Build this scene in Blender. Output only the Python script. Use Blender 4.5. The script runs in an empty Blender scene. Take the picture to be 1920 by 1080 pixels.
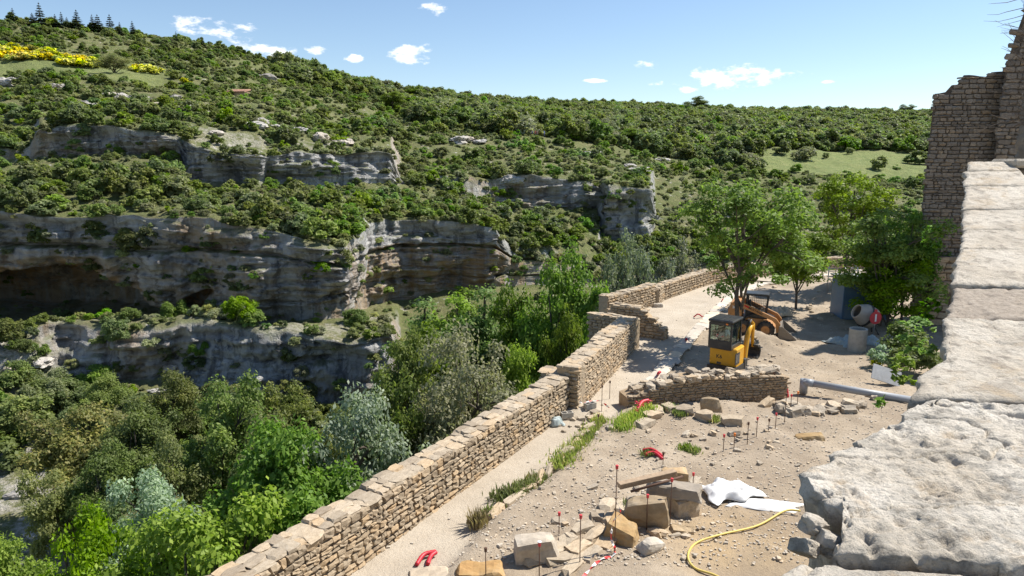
import bpy, bmesh, math, random
import numpy as np
from mathutils import Vector, Matrix
from mathutils.bvhtree import BVHTree
from bpy_extras.object_utils import world_to_camera_view

random.seed(7); rng = np.random.default_rng(7)
scene = bpy.context.scene
COL = scene.collection

# ------------------------------------------------------------------ camera, light, exposure
CAM = Vector((0.0, 0.0, 8.3)); PITCH = math.radians(10.4); FPX = 1280.0
cam_d = bpy.data.cameras.new('camera'); cam = bpy.data.objects.new('camera', cam_d); COL.objects.link(cam)
cam.location = CAM; cam.rotation_euler = (math.radians(90) - PITCH, 0, 0)
cam_d.sensor_width = 36.0; cam_d.lens = 24.0; cam_d.clip_end = 20000; cam_d.clip_start = 0.05
scene.camera = cam
SUN_EL = math.radians(54); SUN_ROT = math.radians(67)
sdir = Vector((math.sin(SUN_ROT) * math.cos(SUN_EL), math.cos(SUN_ROT) * math.cos(SUN_EL), math.sin(SUN_EL)))
sun_d = bpy.data.lights.new('sun', 'SUN'); sun_d.energy = 4.6; sun_d.angle = math.radians(0.53); sun_d.color = (1.0, 0.955, 0.88)
sun = bpy.data.objects.new('sun', sun_d); COL.objects.link(sun)
sun.rotation_euler = sdir.to_track_quat('Z', 'Y').to_euler()
world = bpy.data.worlds.new('World'); scene.world = world; world.use_nodes = True
scene.view_settings.view_transform = 'Standard'; scene.view_settings.look = 'None'
scene.view_settings.exposure = 0.78; scene.view_settings.gamma = 1.0
scene.view_settings.use_curve_mapping = False
scene.render.engine = 'CYCLES'
cy = scene.cycles
cy.use_denoising = True; cy.max_bounces = 6; cy.diffuse_bounces = 3; cy.glossy_bounces = 2
cy.transmission_bounces = 4; cy.transparent_max_bounces = 8; cy.caustics_reflective = False; cy.caustics_refractive = False
cy.sample_clamp_indirect = 6.0

def ray(u, v):
    x = (u - 960) / FPX; zc = (540 - v) / FPX
    return Vector((x, math.cos(PITCH) + zc * math.sin(PITCH), -math.sin(PITCH) + zc * math.cos(PITCH)))
def at(u, v, Y):                      # surveyed point: photo direction at forward distance Y
    d = ray(u, v); return CAM + d * (Y / d.y)
def gp(u, v, z=0.0):                  # the same on a level surface
    d = ray(u, v); return CAM + d * ((z - CAM.z) / d.z)
def project(p):
    d = Vector(p) - CAM
    dep = d.y * math.cos(PITCH) - d.z * math.sin(PITCH)
    up = d.y * math.sin(PITCH) + d.z * math.cos(PITCH)
    return 960 + FPX * d.x / dep, 540 - FPX * up / dep, dep

# ------------------------------------------------------------------ noise
def _h(ix, iy, iz, s):
    n = (ix * 374761393 + iy * 668265263 + iz * 1274126177 + s * 362437) & 0xFFFFFFFF
    n = ((n ^ (n >> 13)) * 1103515245) & 0xFFFFFFFF
    n = ((n ^ (n >> 16)) * 2246822519) & 0xFFFFFFFF
    return ((n ^ (n >> 15)) & 0xFFFF) / 32767.5 - 1.0
def vnoise(p, s=0):
    p = np.asarray(p, float); i = np.floor(p).astype(np.int64); f = p - i; f = f * f * (3 - 2 * f)
    x, y, z = i[..., 0], i[..., 1], i[..., 2]; fx, fy, fz = f[..., 0], f[..., 1], f[..., 2]
    def L(a, b, t): return a + (b - a) * t
    return L(L(L(_h(x, y, z, s), _h(x+1, y, z, s), fx), L(_h(x, y+1, z, s), _h(x+1, y+1, z, s), fx), fy),
             L(L(_h(x, y, z+1, s), _h(x+1, y, z+1, s), fx), L(_h(x, y+1, z+1, s), _h(x+1, y+1, z+1, s), fx), fy), fz)
def fbm(p, s=0, o=4, gain=.5):
    p = np.asarray(p, float); r = 0; a = 1.0
    for k in range(o):
        r = r + a * vnoise(p, s + k * 17); p = p * 2.03 + 11.3; a *= gain
    return r

# ------------------------------------------------------------------ mesh and object helpers
def mesh_np(name, V, F, smooth=False):
    V = np.asarray(V, np.float32); F = np.asarray(F, np.int32)
    me = bpy.data.meshes.new(name); n = F.shape[1]
    me.vertices.add(len(V)); me.vertices.foreach_set('co', V.ravel())
    me.loops.add(F.size); me.loops.foreach_set('vertex_index', F.ravel())
    me.polygons.add(len(F)); me.polygons.foreach_set('loop_start', np.arange(0, F.size, n, dtype=np.int32))
    me.polygons.foreach_set('loop_total', np.full(len(F), n, np.int32))
    me.polygons.foreach_set('use_smooth', np.full(len(F), smooth, bool))
    me.update(calc_edges=True); return me
def link(name, me, mat=None, parent=None, loc=None, rot=None, scale=None):
    o = bpy.data.objects.new(name, me)
    if mat and len(me.materials) == 0: me.materials.append(mat)
    COL.objects.link(o)
    if parent: o.parent = parent
    if loc is not None: o.location = loc
    if rot is not None: o.rotation_euler = rot
    if scale is not None: o.scale = scale
    return o
def tag(o, label, cat, group=None):
    o['label'] = label; o['category'] = cat
    if group: o['group'] = group
    return o
def thing(name, label, cat, loc=(0, 0, 0), rz=0.0, group=None):
    o = bpy.data.objects.new(name, None); COL.objects.link(o); o.empty_display_size = .1
    o.location = loc; o.rotation_euler = (0, 0, rz); return tag(o, label, cat, group)
def bm_mesh(name, bm, smooth=False):
    me = bpy.data.meshes.new(name); bm.normal_update(); bm.to_mesh(me); bm.free()
    if smooth: me.polygons.foreach_set('use_smooth', np.full(len(me.polygons), True, bool))
    return me
def box_mesh(sx, sy, sz, bev=.01, seg=1, taper=None):
    bm = bmesh.new(); bmesh.ops.create_cube(bm, size=1)
    for v in bm.verts:
        v.co = Vector((v.co.x * sx, v.co.y * sy, v.co.z * sz))
        if taper and v.co.z > 0: v.co.x *= taper[0]; v.co.y *= taper[1]
    if bev: bmesh.ops.bevel(bm, geom=bm.edges[:], offset=bev, segments=seg, affect='EDGES')
    return bm_mesh('box', bm)
def box(name, size, loc, mat, parent=None, bev=.01, rot=None, taper=None):
    return link(name, box_mesh(*size, bev=bev, taper=taper), mat, parent, loc, rot)
def prism(name, pts, depth, mat, parent=None, loc=(0, 0, 0), rot=None, bev=.008, axis='Y'):
    """outline in local XZ extruded along Y (centred)"""
    bm = bmesh.new()
    a = [bm.verts.new((x, -depth / 2, z)) for x, z in pts]; b = [bm.verts.new((x, depth / 2, z)) for x, z in pts]
    bm.faces.new(a); bm.faces.new(b[::-1]); n = len(pts)
    for i in range(n): bm.faces.new((a[i], b[i], b[(i+1) % n], a[(i+1) % n])[::-1])
    bmesh.ops.recalc_face_normals(bm, faces=bm.faces[:])
    if bev: bmesh.ops.bevel(bm, geom=bm.edges[:], offset=bev, segments=1, affect='EDGES')
    return link(name, bm_mesh(name, bm), mat, parent, loc, rot)
def tube_np(path, rad, n=8, cap=True):
    P = np.array([tuple(p) for p in path], float); R = np.broadcast_to(np.asarray(rad, float), (len(P),))
    T = np.gradient(P, axis=0); T /= np.linalg.norm(T, axis=1)[:, None] + 1e-9
    ref = np.array([0, 0, 1.0]) if abs(T[0][2]) < .9 else np.array([1.0, 0, 0])
    V = []; a = np.linspace(0, 2 * np.pi, n, endpoint=False)
    nx = np.cross(T[0], ref); nx /= np.linalg.norm(nx)
    for i in range(len(P)):
        nx = nx - T[i] * nx.dot(T[i]); nx /= np.linalg.norm(nx) + 1e-9; ny = np.cross(T[i], nx)
        V.append(P[i] + R[i] * (np.cos(a)[:, None] * nx + np.sin(a)[:, None] * ny))
    V = np.concatenate(V); F = []
    for i in range(len(P) - 1):
        for k in range(n):
            F.append((i*n+k, i*n+(k+1) % n, (i+1)*n+(k+1) % n, (i+1)*n+k))
    if cap:
        c0 = len(V); V = np.vstack([V, P[0], P[-1]]); e = (len(P)-1)*n
        for k in range(n):
            F.append((c0, (k+1) % n, k, c0)); F.append((c0+1, e+k, e+(k+1) % n, c0+1))
    return V, F
def faces_mesh(name, V, F, smooth=True):
    me = bpy.data.meshes.new(name); F = [tuple(dict.fromkeys(f)) for f in F]
    me.from_pydata([tuple(v) for v in V], [], F); me.update()
    me.polygons.foreach_set('use_smooth', np.full(len(me.polygons), smooth, bool)); return me
def tube(name, path, rad, mat, parent=None, n=8, loc=None):
    V, F = tube_np(path, rad, n); return link(name, faces_mesh(name, V, F), mat, parent, loc)
def cyl(name, r, h, mat, parent=None, loc=(0, 0, 0), rot=None, n=24, r2=None, bev=.006):
    bm = bmesh.new(); bmesh.ops.create_cone(bm, cap_ends=True, segments=n, radius1=r, radius2=r if r2 is None else r2, depth=h)
    if bev: bmesh.ops.bevel(bm, geom=[e for e in bm.edges if abs(e.verts[0].co.z - e.verts[1].co.z) < 1e-5], offset=bev, segments=1, affect='EDGES')
    return link(name, bm_mesh(name, bm), mat, parent, loc, rot)
def smooth_path(pts, k=6):
    P = [Vector(p) for p in pts]; P = [2*P[0]-P[1]] + P + [2*P[-1]-P[-2]]; out = []
    for i in range(1, len(P) - 2):
        for j in range(k):
            t = j / k; a, b, c, d = P[i-1], P[i], P[i+1], P[i+2]
            out.append(.5*((2*b)+(c-a)*t+(2*a-5*b+4*c-d)*t*t+(3*b-a-3*c+d)*t**3))
    return out + [P[-2]]

# ------------------------------------------------------------------ materials
class NT:
    def __init__(s, name):
        s.m = bpy.data.materials.new(name); s.m.use_nodes = True; s.t = s.m.node_tree; s.t.nodes.clear()
        s.out = s.n('ShaderNodeOutputMaterial')
    def n(s, typ, **kw):
        nd = s.t.nodes.new(typ)
        for k, v in kw.items():
            if k.startswith('i_'): nd.inputs[k[2:].replace('_', ' ')].default_value = v
            elif k.startswith('x'): nd.inputs[int(k[1:])].default_value = v
            else: setattr(nd, k, v)
        return nd
    def l(s, a, b): s.t.links.new(a, b)
    def noise(s, vec, scale, detail=5, rough=.6, dist=0):
        nd = s.n('ShaderNodeTexNoise'); nd.inputs['Scale'].default_value = scale; nd.inputs['Detail'].default_value = detail
        nd.inputs['Roughness'].default_value = rough; nd.inputs['Distortion'].default_value = dist
        if vec is not None: s.l(vec, nd.inputs['Vector'])
        return nd.outputs['Fac']
    def ramp(s, fac, stops, interp='LINEAR'):
        r = s.n('ShaderNodeValToRGB'); e = r.color_ramp.elements; r.color_ramp.interpolation = interp
        while len(e) < len(stops): e.new(.5)
        for k, (p, c) in enumerate(stops):
            e[k].position = p; e[k].color = (c, c, c, 1) if isinstance(c, (int, float)) else (*c, 1)
        s.l(fac, r.inputs[0]); return r.outputs[0]
    def mix(s, fac, a, b, mode='MIX'):
        m = s.n('ShaderNodeMix', data_type='RGBA', blend_type=mode)
        for sock, val in ((m.inputs[0], fac), (m.inputs[6], a), (m.inputs[7], b)):
            if isinstance(val, (int, float)): sock.default_value = val
            elif isinstance(val, tuple): sock.default_value = (*val, 1)
            else: s.l(val, sock)
        return m.outputs[2]
    def math(s, op, a, b=0.0, clamp=False):
        m = s.n('ShaderNodeMath', operation=op, use_clamp=clamp)
        for sock, val in ((m.inputs[0], a), (m.inputs[1], b)):
            if isinstance(val, (int, float)): sock.default_value = val
            else: s.l(val, sock)
        return m.outputs[0]
    def coords(s, kind='Object', scale=None):
        c = s.n('ShaderNodeTexCoord').outputs[kind] if kind != 'World' else s.n('ShaderNodeNewGeometry').outputs['Position']
        if scale:
            mp = s.n('ShaderNodeMapping'); mp.inputs['Scale'].default_value = scale; s.l(c, mp.inputs['Vector']); c = mp.outputs[0]
        return c
    def bsdf(s, color, rough=.85, bump=None, bstr=.4, bdist=.02, metal=0, spec=.3):
        b = s.n('ShaderNodeBsdfPrincipled'); b.inputs['Roughness'].default_value = rough if isinstance(rough, (int, float)) else .8
        b.inputs['Metallic'].default_value = metal; b.inputs['Specular IOR Level'].default_value = spec
        if isinstance(color, tuple): b.inputs['Base Color'].default_value = (*color, 1)
        else: s.l(color, b.inputs['Base Color'])
        if not isinstance(rough, (int, float)): s.l(rough, b.inputs['Roughness'])
        if bump is not None:
            bp = s.n('ShaderNodeBump'); bp.inputs['Strength'].default_value = bstr; bp.inputs['Distance'].default_value = bdist
            s.l(bump, bp.inputs['Height']); s.l(bp.outputs[0], b.inputs['Normal'])
        s.l(b.outputs[0], s.out.inputs['Surface']); return b
MATS = {}
def mat_stone(name, cols, scale=6, rough=.9, bstr=.6, bdist=.02, island=True, kind='Object'):
    t = NT(name); co = t.coords(kind)
    n1 = t.noise(co, scale, 6, .65); c = t.ramp(n1, [(.25, cols[0]), (.5, cols[1]), (.75, cols[2])])
    oi = t.n('ShaderNodeObjectInfo').outputs['Random']; gi = t.n('ShaderNodeNewGeometry').outputs['Random Per Island']
    r = t.math('FRACT', t.math('ADD', oi, gi))
    tint = t.ramp(r, [(0, (.68, .64, .6)), (.35, (.95, .93, .9)), (.62, (1.05, 1.0, .93)), (.8, (1.12, .97, .78)), (1, (1.12, 1.1, 1.07))])
    c = t.mix(1.0, c, tint, 'MULTIPLY')
    n2 = t.noise(co, scale * 5, 5, .7); c = t.mix(t.ramp(n2, [(.4, 0), (.7, .35)]), c, tuple(x * .55 for x in cols[0]))
    t.bsdf(c, rough, t.math('ADD', n1, t.math('MULTIPLY', n2, .5)), bstr, bdist); MATS[name] = t.m; return t.m
def mat_plain(name, col, rough=.5, metal=0, var=.15, scale=8, spec=.4, bstr=.1, dirt=None):
    t = NT(name); co = t.coords(); n = t.noise(co, scale, 5, .65)
    c = t.mix(t.ramp(n, [(.3, 0), (.75, 1)]), tuple(x * (1 - var) for x in col), tuple(min(1, x * (1 + var)) for x in col))
    if dirt:
        d = t.noise(co, scale * .4, 6, .7); c = t.mix(t.ramp(d, [(.45, 0), (.75, .7)]), c, dirt)
    t.bsdf(c, rough, n, bstr, .01, metal, spec); MATS[name] = t.m; return t.m

M_wall = mat_stone('limestone_rubble', ((.27, .215, .15), (.39, .315, .225), (.48, .405, .305)), 5)
M_cap = mat_stone('pale_coping_stone', ((.30, .245, .18), (.43, .36, .27), (.52, .455, .365)), 5)
M_mortar = mat_stone('wall_mortar', ((.30, .245, .18), (.39, .325, .24), (.45, .38, .29)), 8, bstr=1.0, bdist=.04)
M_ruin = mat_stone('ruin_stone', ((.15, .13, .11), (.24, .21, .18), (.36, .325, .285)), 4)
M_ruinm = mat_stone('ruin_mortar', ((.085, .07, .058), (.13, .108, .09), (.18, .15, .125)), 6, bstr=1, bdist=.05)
M_block = mat_stone('cut_sandstone', ((.31, .23, .14), (.43, .345, .235), (.50, .43, .335)), 2.5)
M_blockg = mat_stone('grey_limestone', ((.33, .295, .25), (.45, .405, .345), (.54, .50, .44)), 2.5)
M_blocko = mat_stone('ochre_sandstone', ((.29, .18, .085), (.37, .26, .13), (.42, .35, .25)), 2.5)
M_rubble = mat_stone('loose_rubble', ((.30, .25, .19), (.44, .38, .30), (.58, .53, .45)), 6)
M_conc = mat_plain('cast_concrete', (.42, .39, .34), .9, var=.18, scale=5, bstr=.4)
M_yellow = mat_plain('yellow_paint', (.72, .36, .015), .38, var=.08, scale=3, dirt=(.42, .27, .09))
M_orange = mat_plain('orange_paint', (.43, .20, .065), .5, var=.14, scale=3, dirt=(.33, .22, .13))
M_black = mat_plain('black_paint', (.018, .02, .024), .4, var=.2, spec=.5, dirt=(.07, .062, .05))
M_dark = mat_plain('dark_steel', (.04, .038, .035), .6, var=.3, dirt=(.12, .10, .075))
M_rubber = mat_plain('tyre_rubber', (.025, .024, .023), .85, var=.3, dirt=(.13, .105, .08))
M_steel = mat_plain('worn_steel', (.23, .20, .165), .55, .5, var=.25, dirt=(.2, .16, .11))
M_galv = mat_plain('galvanised_steel', (.45, .46, .47), .4, .8, var=.1)
M_pvc = mat_plain('grey_pvc', (.30, .32, .35), .45, var=.06, scale=2, dirt=(.36, .33, .28))
M_red = mat_plain('red_plastic', (.50, .025, .04), .45, var=.12)
M_redcap = mat_plain('red_cap_plastic', (.55, .05, .06), .5, var=.15)
M_orangecap = mat_plain('orange_cap_plastic', (.75, .22, .04), .5)
M_white = mat_plain('white_plastic', (.72, .72, .70), .5, var=.06)
M_sheet = mat_plain('white_sheet', (.66, .66, .66), .6, var=.06, scale=3, bstr=.3, dirt=(.5, .45, .37))
M_tarp = mat_plain('grey_green_tarp', (.34, .39, .38), .55, var=.15, scale=4, bstr=.3)
M_rust = mat_plain('rusty_steel', (.11, .06, .038), .8, var=.35, scale=20)
M_wood = mat_plain('weathered_wood', (.36, .26, .17), .8, var=.25, scale=12)
M_blue = mat_plain('blue_sheet_metal', (.075, .15, .24), .5, var=.12, scale=2, dirt=(.16, .19, .21))
M_hose = mat_plain('yellow_hose', (.62, .47, .12), .5, var=.08)
M_text = mat_plain('black_print', (.03, .025, .02), .6)
M_lamp = mat_plain('red_lens', (.5, .02, .02), .25)
M_plate = mat_plain('yellow_plate', (.75, .6, .05), .5)
M_tile = mat_plain('terracotta_tile', (.30, .17, .115), .85, var=.35, scale=3)
M_bark = mat_plain('bark', (.10, .082, .065), .95, var=.4, scale=12, bstr=.8)
M_twig = mat_plain('bare_twig', (.17, .135, .105), .95, var=.3)
g = NT('cab_glass'); gl = g.n('ShaderNodeBsdfGlossy', i_Roughness=.03); gl.inputs[0].default_value = (.9, .95, .95, 1)
tr = g.n('ShaderNodeBsdfTransparent'); tr.inputs[0].default_value = (.62, .72, .70, 1); mx = g.n('ShaderNodeMixShader', x0=.12)
g.l(tr.outputs[0], mx.inputs[1]); g.l(gl.outputs[0], mx.inputs[2]); g.l(mx.outputs[0], g.out.inputs[0]); M_glass = g.m

def mat_leaf(name, a, b, c=None, trans=.32, cfrac=.0):
    t = NT(name); g = t.n('ShaderNodeNewGeometry'); oi = t.n('ShaderNodeObjectInfo')
    col = t.mix(g.outputs['Random Per Island'], a, b)
    if c: col = t.mix(t.ramp(g.outputs['Random Per Island'], [(1 - cfrac - .01, 0), (1 - cfrac, 1)], 'CONSTANT'), col, c)
    vn = t.noise(t.coords('World'), .55, 4, .6); col = t.mix(1.0, col, t.ramp(vn, [(.3, (.66, .7, .74)), (.5, (1, 1, 1)), (.7, (1.32, 1.28, 1.1))]), 'MULTIPLY')
    hs = t.n('ShaderNodeHueSaturation'); t.l(col, hs.inputs['Color'])
    r = oi.outputs['Random']
    t.l(t.math('ADD', t.math('MULTIPLY', r, .05), .475), hs.inputs['Hue'])
    t.l(t.math('ADD', t.math('MULTIPLY', t.math('FRACT', t.math('MULTIPLY', r, 7.3)), .4), .78), hs.inputs['Saturation'])
    t.l(t.math('ADD', t.math('MULTIPLY', t.math('FRACT', t.math('MULTIPLY', r, 13.7)), .6), .72), hs.inputs['Value'])
    d = t.n('ShaderNodeBsdfPrincipled'); t.l(hs.outputs[0], d.inputs['Base Color']); d.inputs['Roughness'].default_value = .55
    d.inputs['Specular IOR Level'].default_value = .25
    tl = t.n('ShaderNodeBsdfTranslucent'); t.l(t.mix(1, hs.outputs[0], (1.1, 1.22, .72), 'MULTIPLY'), tl.inputs[0])
    m = t.n('ShaderNodeMixShader', x0=trans); t.l(d.outputs[0], m.inputs[1]); t.l(tl.outputs[0], m.inputs[2]); t.l(m.outputs[0], t.out.inputs[0])
    return t.m
L_oak = mat_leaf('holm_oak_leaves', (.13, .17, .055), (.24, .265, .10), trans=.48)
L_scrub = mat_leaf('garrigue_leaves', (.195, .23, .09), (.33, .34, .16), trans=.46)
L_bright = mat_leaf('fresh_leaves', (.13, .22, .03), (.23, .33, .055), trans=.46)
L_mid = mat_leaf('green_leaves', (.125, .185, .035), (.23, .285, .07), trans=.46)
L_blue = mat_leaf('blue_green_leaves', (.24, .34, .21), (.38, .47, .33), trans=.4)
L_grey = mat_leaf('grey_green_leaves', (.21, .23, .115), (.36, .36, .215), trans=.44)
L_will = mat_leaf('silver_willow_leaves', (.17, .20, .11), (.30, .32, .21))
L_ochre = mat_leaf('ochre_oak_leaves', (.14, .165, .045), (.29, .25, .085), trans=.4)
L_broom = mat_leaf('broom_flowers', (.76, .66, .03), (.86, .78, .06), (.2, .26, .04), cfrac=.3)
L_vine = mat_leaf('vine_leaves', (.25, .33, .04), (.38, .42, .07), trans=.4)
L_con = mat_leaf('conifer_needles', (.03, .055, .035), (.06, .09, .05), trans=.1)
L_grass = mat_leaf('weed_blades', (.19, .27, .06), (.33, .37, .12), (.46, .40, .2), cfrac=.15, trans=.4)
L_dry = mat_leaf('dry_grass_blades', (.30, .25, .13), (.42, .36, .2), trans=.3)

# ------------------------------------------------------------------ sky with small clouds
wt = world.node_tree; wt.nodes.clear()
def wn(t, **k):
    n = wt.nodes.new(t)
    for a, b in k.items(): setattr(n, a, b)
    return n
wo = wn('ShaderNodeOutputWorld'); wb = wn('ShaderNodeBackground'); wb.inputs[1].default_value = .088
sky = wn('ShaderNodeTexSky', sky_type='NISHITA', sun_disc=False); sky.sun_elevation = SUN_EL; sky.sun_rotation = SUN_ROT
sky.altitude = 200; sky.air_density = 1.0; sky.dust_density = .12; sky.ozone_density = 2.0
geo = wn('ShaderNodeTexCoord')
def wmath(op, a, b=0.0, clamp=False):
    m = wn('ShaderNodeMath', operation=op, use_clamp=clamp)
    for s, v in ((m.inputs[0], a), (m.inputs[1], b)):
        if isinstance(v, (int, float)): s.default_value = v
        else: wt.links.new(v, s)
    return m.outputs[0]
nz = wn('ShaderNodeTexNoise'); nz.inputs['Scale'].default_value = 26; nz.inputs['Detail'].default_value = 7; nz.inputs['Roughness'].default_value = .62
mp = wn('ShaderNodeMapping'); mp.inputs['Scale'].default_value = (1, 1, 2.2); wt.links.new(geo.outputs['Generated'], mp.inputs[0]); wt.links.new(mp.outputs[0], nz.inputs['Vector'])
# cloud list: photo direction, half width and height in degrees; the rest drift round the same belt of sky
CL = [(405, 55, 3.2, .85), (505, 96, 2.4, .55), (595, 94, 1.0, .35), (660, 110, .75, .4), (772, 104, 2.0, .95), (808, 20, 1.4, .5), (1222, 121, 1.6, .4),
      (1115, 151, 1.0, .18), (1220, 157, 1.0, .3), (1378, 146, 3.9, 1.0), (1290, 167, .9, .3), (1556, 154, .6, .18)]
dirs = [(ray(u, v).normalized(), a, b) for u, v, a, b in CL]
for k in range(16):
    az = math.radians(50 + k * 19 + random.uniform(-6, 6)); el = math.radians(random.uniform(8, 24)); w = random.uniform(1, 3.6)
    dirs.append((Vector((math.sin(az) * math.cos(el), math.cos(az) * math.cos(el), math.sin(el))), w, w * .28))
acc = None
for d, a, b in dirs:
    right = Vector((d.y, -d.x, 0)).normalized(); up = right.cross(d)
    def dot(vec, off):
        n = wn('ShaderNodeVectorMath', operation='DOT_PRODUCT'); wt.links.new(geo.outputs['Generated'], n.inputs[0]); n.inputs[1].default_value = vec
        return n.outputs['Value']
    x = wmath('DIVIDE', dot(right, 0), math.radians(a)); y = wmath('DIVIDE', dot(up, 0), math.radians(b)); f = dot(d, 0)
    r2 = wmath('ADD', wmath('MULTIPLY', x, x), wmath('MULTIPLY', y, y))
    m = wmath('SUBTRACT', 1.0, r2); m = wmath('MAXIMUM', m, -1.5); m = wmath('SUBTRACT', m, wmath('MULTIPLY', wmath('LESS_THAN', f, 0), 9))
    acc = m if acc is None else wmath('MAXIMUM', acc, m)
dens = wmath('ADD', wmath('MULTIPLY', acc, .55), wmath('MULTIPLY', wmath('SUBTRACT', nz.outputs['Fac'], .53), 3.6))
mr = wn('ShaderNodeMapRange', interpolation_type='SMOOTHSTEP'); wt.links.new(dens, mr.inputs[0]); mr.inputs[1].default_value = .02; mr.inputs[2].default_value = .62
gate = wmath('MULTIPLY', mr.outputs[0], wmath('GREATER_THAN', acc, -1.2))
cm = wn('ShaderNodeMix', data_type='RGBA'); wt.links.new(wmath('MULTIPLY', gate, .93), cm.inputs[0]); wt.links.new(sky.outputs[0], cm.inputs[6]); cm.inputs[7].default_value = (8.6, 8.7, 9.0, 1)
wt.links.new(cm.outputs[2], wb.inputs[0]); wt.links.new(wb.outputs[0], wo.inputs[0])

# ------------------------------------------------------------------ gorge and hills: surveyed cross-sections (direction, distance) from valley floor to ridge
NL = 12
SEC = {  # u: [(v, Y)] for levels 1..10
 -900: [(860, 56), (740, 66), (640, 70), (605, 86), (400, 86), (300, 114), (262, 118), (150, 185), (110, 215), (15, 280)],
 -60: [(860, 56), (745, 66), (645, 70), (600, 87), (400, 85), (300, 114), (262, 118), (142, 182), (108, 206), (34, 270)],
 60: [(850, 57), (735, 67), (635, 72), (598, 88), (398, 84), (302, 114), (262, 117), (136, 180), (104, 206), (40, 270)],
 75: [(850, 57), (725, 68), (615, 73), (598, 88), (398, 84), (298, 114), (240, 116), (136, 180), (106, 206), (41, 270)],
 110: [(850, 57), (722, 70), (606, 75), (598, 88), (398, 84), (296, 114), (240, 116), (138, 180), (108, 208), (45, 272)],
 335: [(840, 57), (730, 70), (606, 74), (596, 84), (405, 82), (296, 113), (250, 115), (165, 175), (130, 215), (73, 290)],
 350: [(840, 57), (730, 70), (606, 74), (594, 84), (406, 82), (348, 108), (255, 110), (168, 175), (132, 216), (75, 290)],
 488: [(830, 57), (765, 69), (618, 72), (590, 82), (428, 81), (350, 109), (272, 111), (185, 180), (155, 230), (107, 300)],
 500: [(830, 57), (766, 69), (618, 72), (590, 82), (430, 81), (342, 113), (276, 115), (187, 180), (157, 232), (110, 300)],
 600: [(820, 57), (775, 69), (622, 71), (590, 80), (445, 80), (340, 116), (282, 119), (203, 190), (176, 250), (142, 320)],
 648: [(810, 58), (778, 69), (622, 71), (588, 82), (452, 82), (340, 118), (287, 121), (213, 200), (187, 262), (162, 332)],
 688: [(810, 58), (778, 69), (622, 71), (570, 98), (428, 98), (340, 119), (288, 122), (216, 202), (190, 266), (165, 336)],
 732: [(800, 60), (765, 70), (626, 73), (560, 105), (417, 105), (340, 122), (296, 124), (228, 210), (202, 280), (176, 350)],
 752: [(780, 62), (720, 72), (680, 80), (558, 106), (417, 106), (352, 128), (338, 134), (234, 212), (206, 288), (180, 356)],
 930: [(740, 68), (690, 78), (650, 88), (550, 108), (426, 108), (388, 138), (334, 142), (254, 200), (220, 300), (199, 400)],
 955: [(730, 70), (680, 80), (640, 90), (548, 111), (455, 114), (390, 139), (326, 142), (257, 200), (222, 305), (201, 404)],
 1122: [(700, 76), (640, 90), (600, 100), (530, 118), (482, 124), (398, 142), (345, 145), (276, 206), (238, 330), (204, 440)],
 1130: [(700, 76), (640, 90), (600, 100), (530, 118), (490, 126), (455, 134), (352, 136), (277, 206), (238, 330), (205, 441)],
 1218: [(690, 78), (620, 94), (580, 106), (515, 126), (480, 130), (455, 135), (356, 137), (292, 212), (244, 338), (208, 450)],
 1228: [(690, 78), (620, 94), (580, 106), (515, 126), (480, 132), (425, 146), (396, 152), (294, 212), (246, 338), (208, 450)],
 1420: [(640, 90), (570, 108), (540, 118), (490, 138), (460, 146), (405, 165), (378, 174), (326, 214), (284, 262), (216, 450)],
 1730: [(640, 90), (560, 110), (530, 120), (480, 140), (450, 150), (400, 172), (376, 182), (332, 222), (288, 275), (221, 460)],
 2100: [(640, 90), (560, 110), (530, 120), (480, 140), (450, 150), (400, 172), (376, 182), (332, 222), (288, 275), (220, 460)],
 3000: [(640, 90), (560, 110), (530, 120), (480, 140), (450, 150), (400, 172), (376, 182), (332, 222), (288, 275), (215, 460)],
}
us = sorted(SEC); CT = np.zeros((len(us), NL, 3))
for i, u in enumerate(us):
    for k, (v, Y) in enumerate(SEC[u]): CT[i, k + 1] = at(u, v, Y)
    b = CT[i, 1]; CT[i, 0] = (b[0] * .18, b[1] * .18 - 4, -21.0)
    CT[i, 1, 2] = min(CT[i, 1, 2], -19.0)
    r = CT[i, 10]; CT[i, 11] = (r[0] * 1.5, r[1] * 1.5, r[2] - 15)
ucol = np.concatenate([np.arange(-900, -60, 40), np.arange(-60, 1760, 4.0), np.arange(1760, 3001, 40)])
rows = [8, 16, 30, 12, 74, 30, 40, 30, 22, 28, 4]
lev = np.concatenate([k + np.arange(n) / n for k, n in enumerate(rows)] + [[NL - 1.0]]); nu, nv = len(ucol), len(lev)
T = np.zeros((nu, nv, 3))
for j, l_ in enumerate(lev):                                  # wander sideways a little so that edges are not ruled lines
    k = min(int(l_), NL - 2); t = l_ - k; C_ = CT[:, k] * (1 - t) + CT[:, k + 1] * t
    uw = ucol + (22 * vnoise(np.stack([ucol * .01, ucol * 0 + l_ * 7, ucol * 0], -1), 95) if 3.8 < l_ < 5.6 else 0) + 9 * vnoise(np.stack([ucol * .02, ucol * 0 + l_ * 5, ucol * 0], -1), 90) + 16 * vnoise(np.stack([ucol * .006, ucol * 0 + l_ * 1.7, ucol * 0], -1), 91)
    for c in range(3): T[:, j, c] = np.interp(uw, us, C_[:, c])
UG = np.repeat(ucol[:, None], nv, 1); LG = np.repeat(lev[None], nu, 0)
def band(a, b, w=.12): return np.clip((LG - a) / w, 0, 1) * np.clip((b - LG) / w, 0, 1)
iscl = np.maximum(np.maximum(band(2, 3), band(4, 5)), band(6, 7))
upper_on = np.clip((UG - 60) / 20, 0, 1) * np.clip((745 - UG) / 12, 0, 1) + np.clip((UG - 925) / 15, 0, 1) * np.clip((1226 - UG) / 8, 0, 1)
iscl = np.where((LG > 5.9) & (LG < 7.1), iscl * upper_on, iscl)
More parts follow.
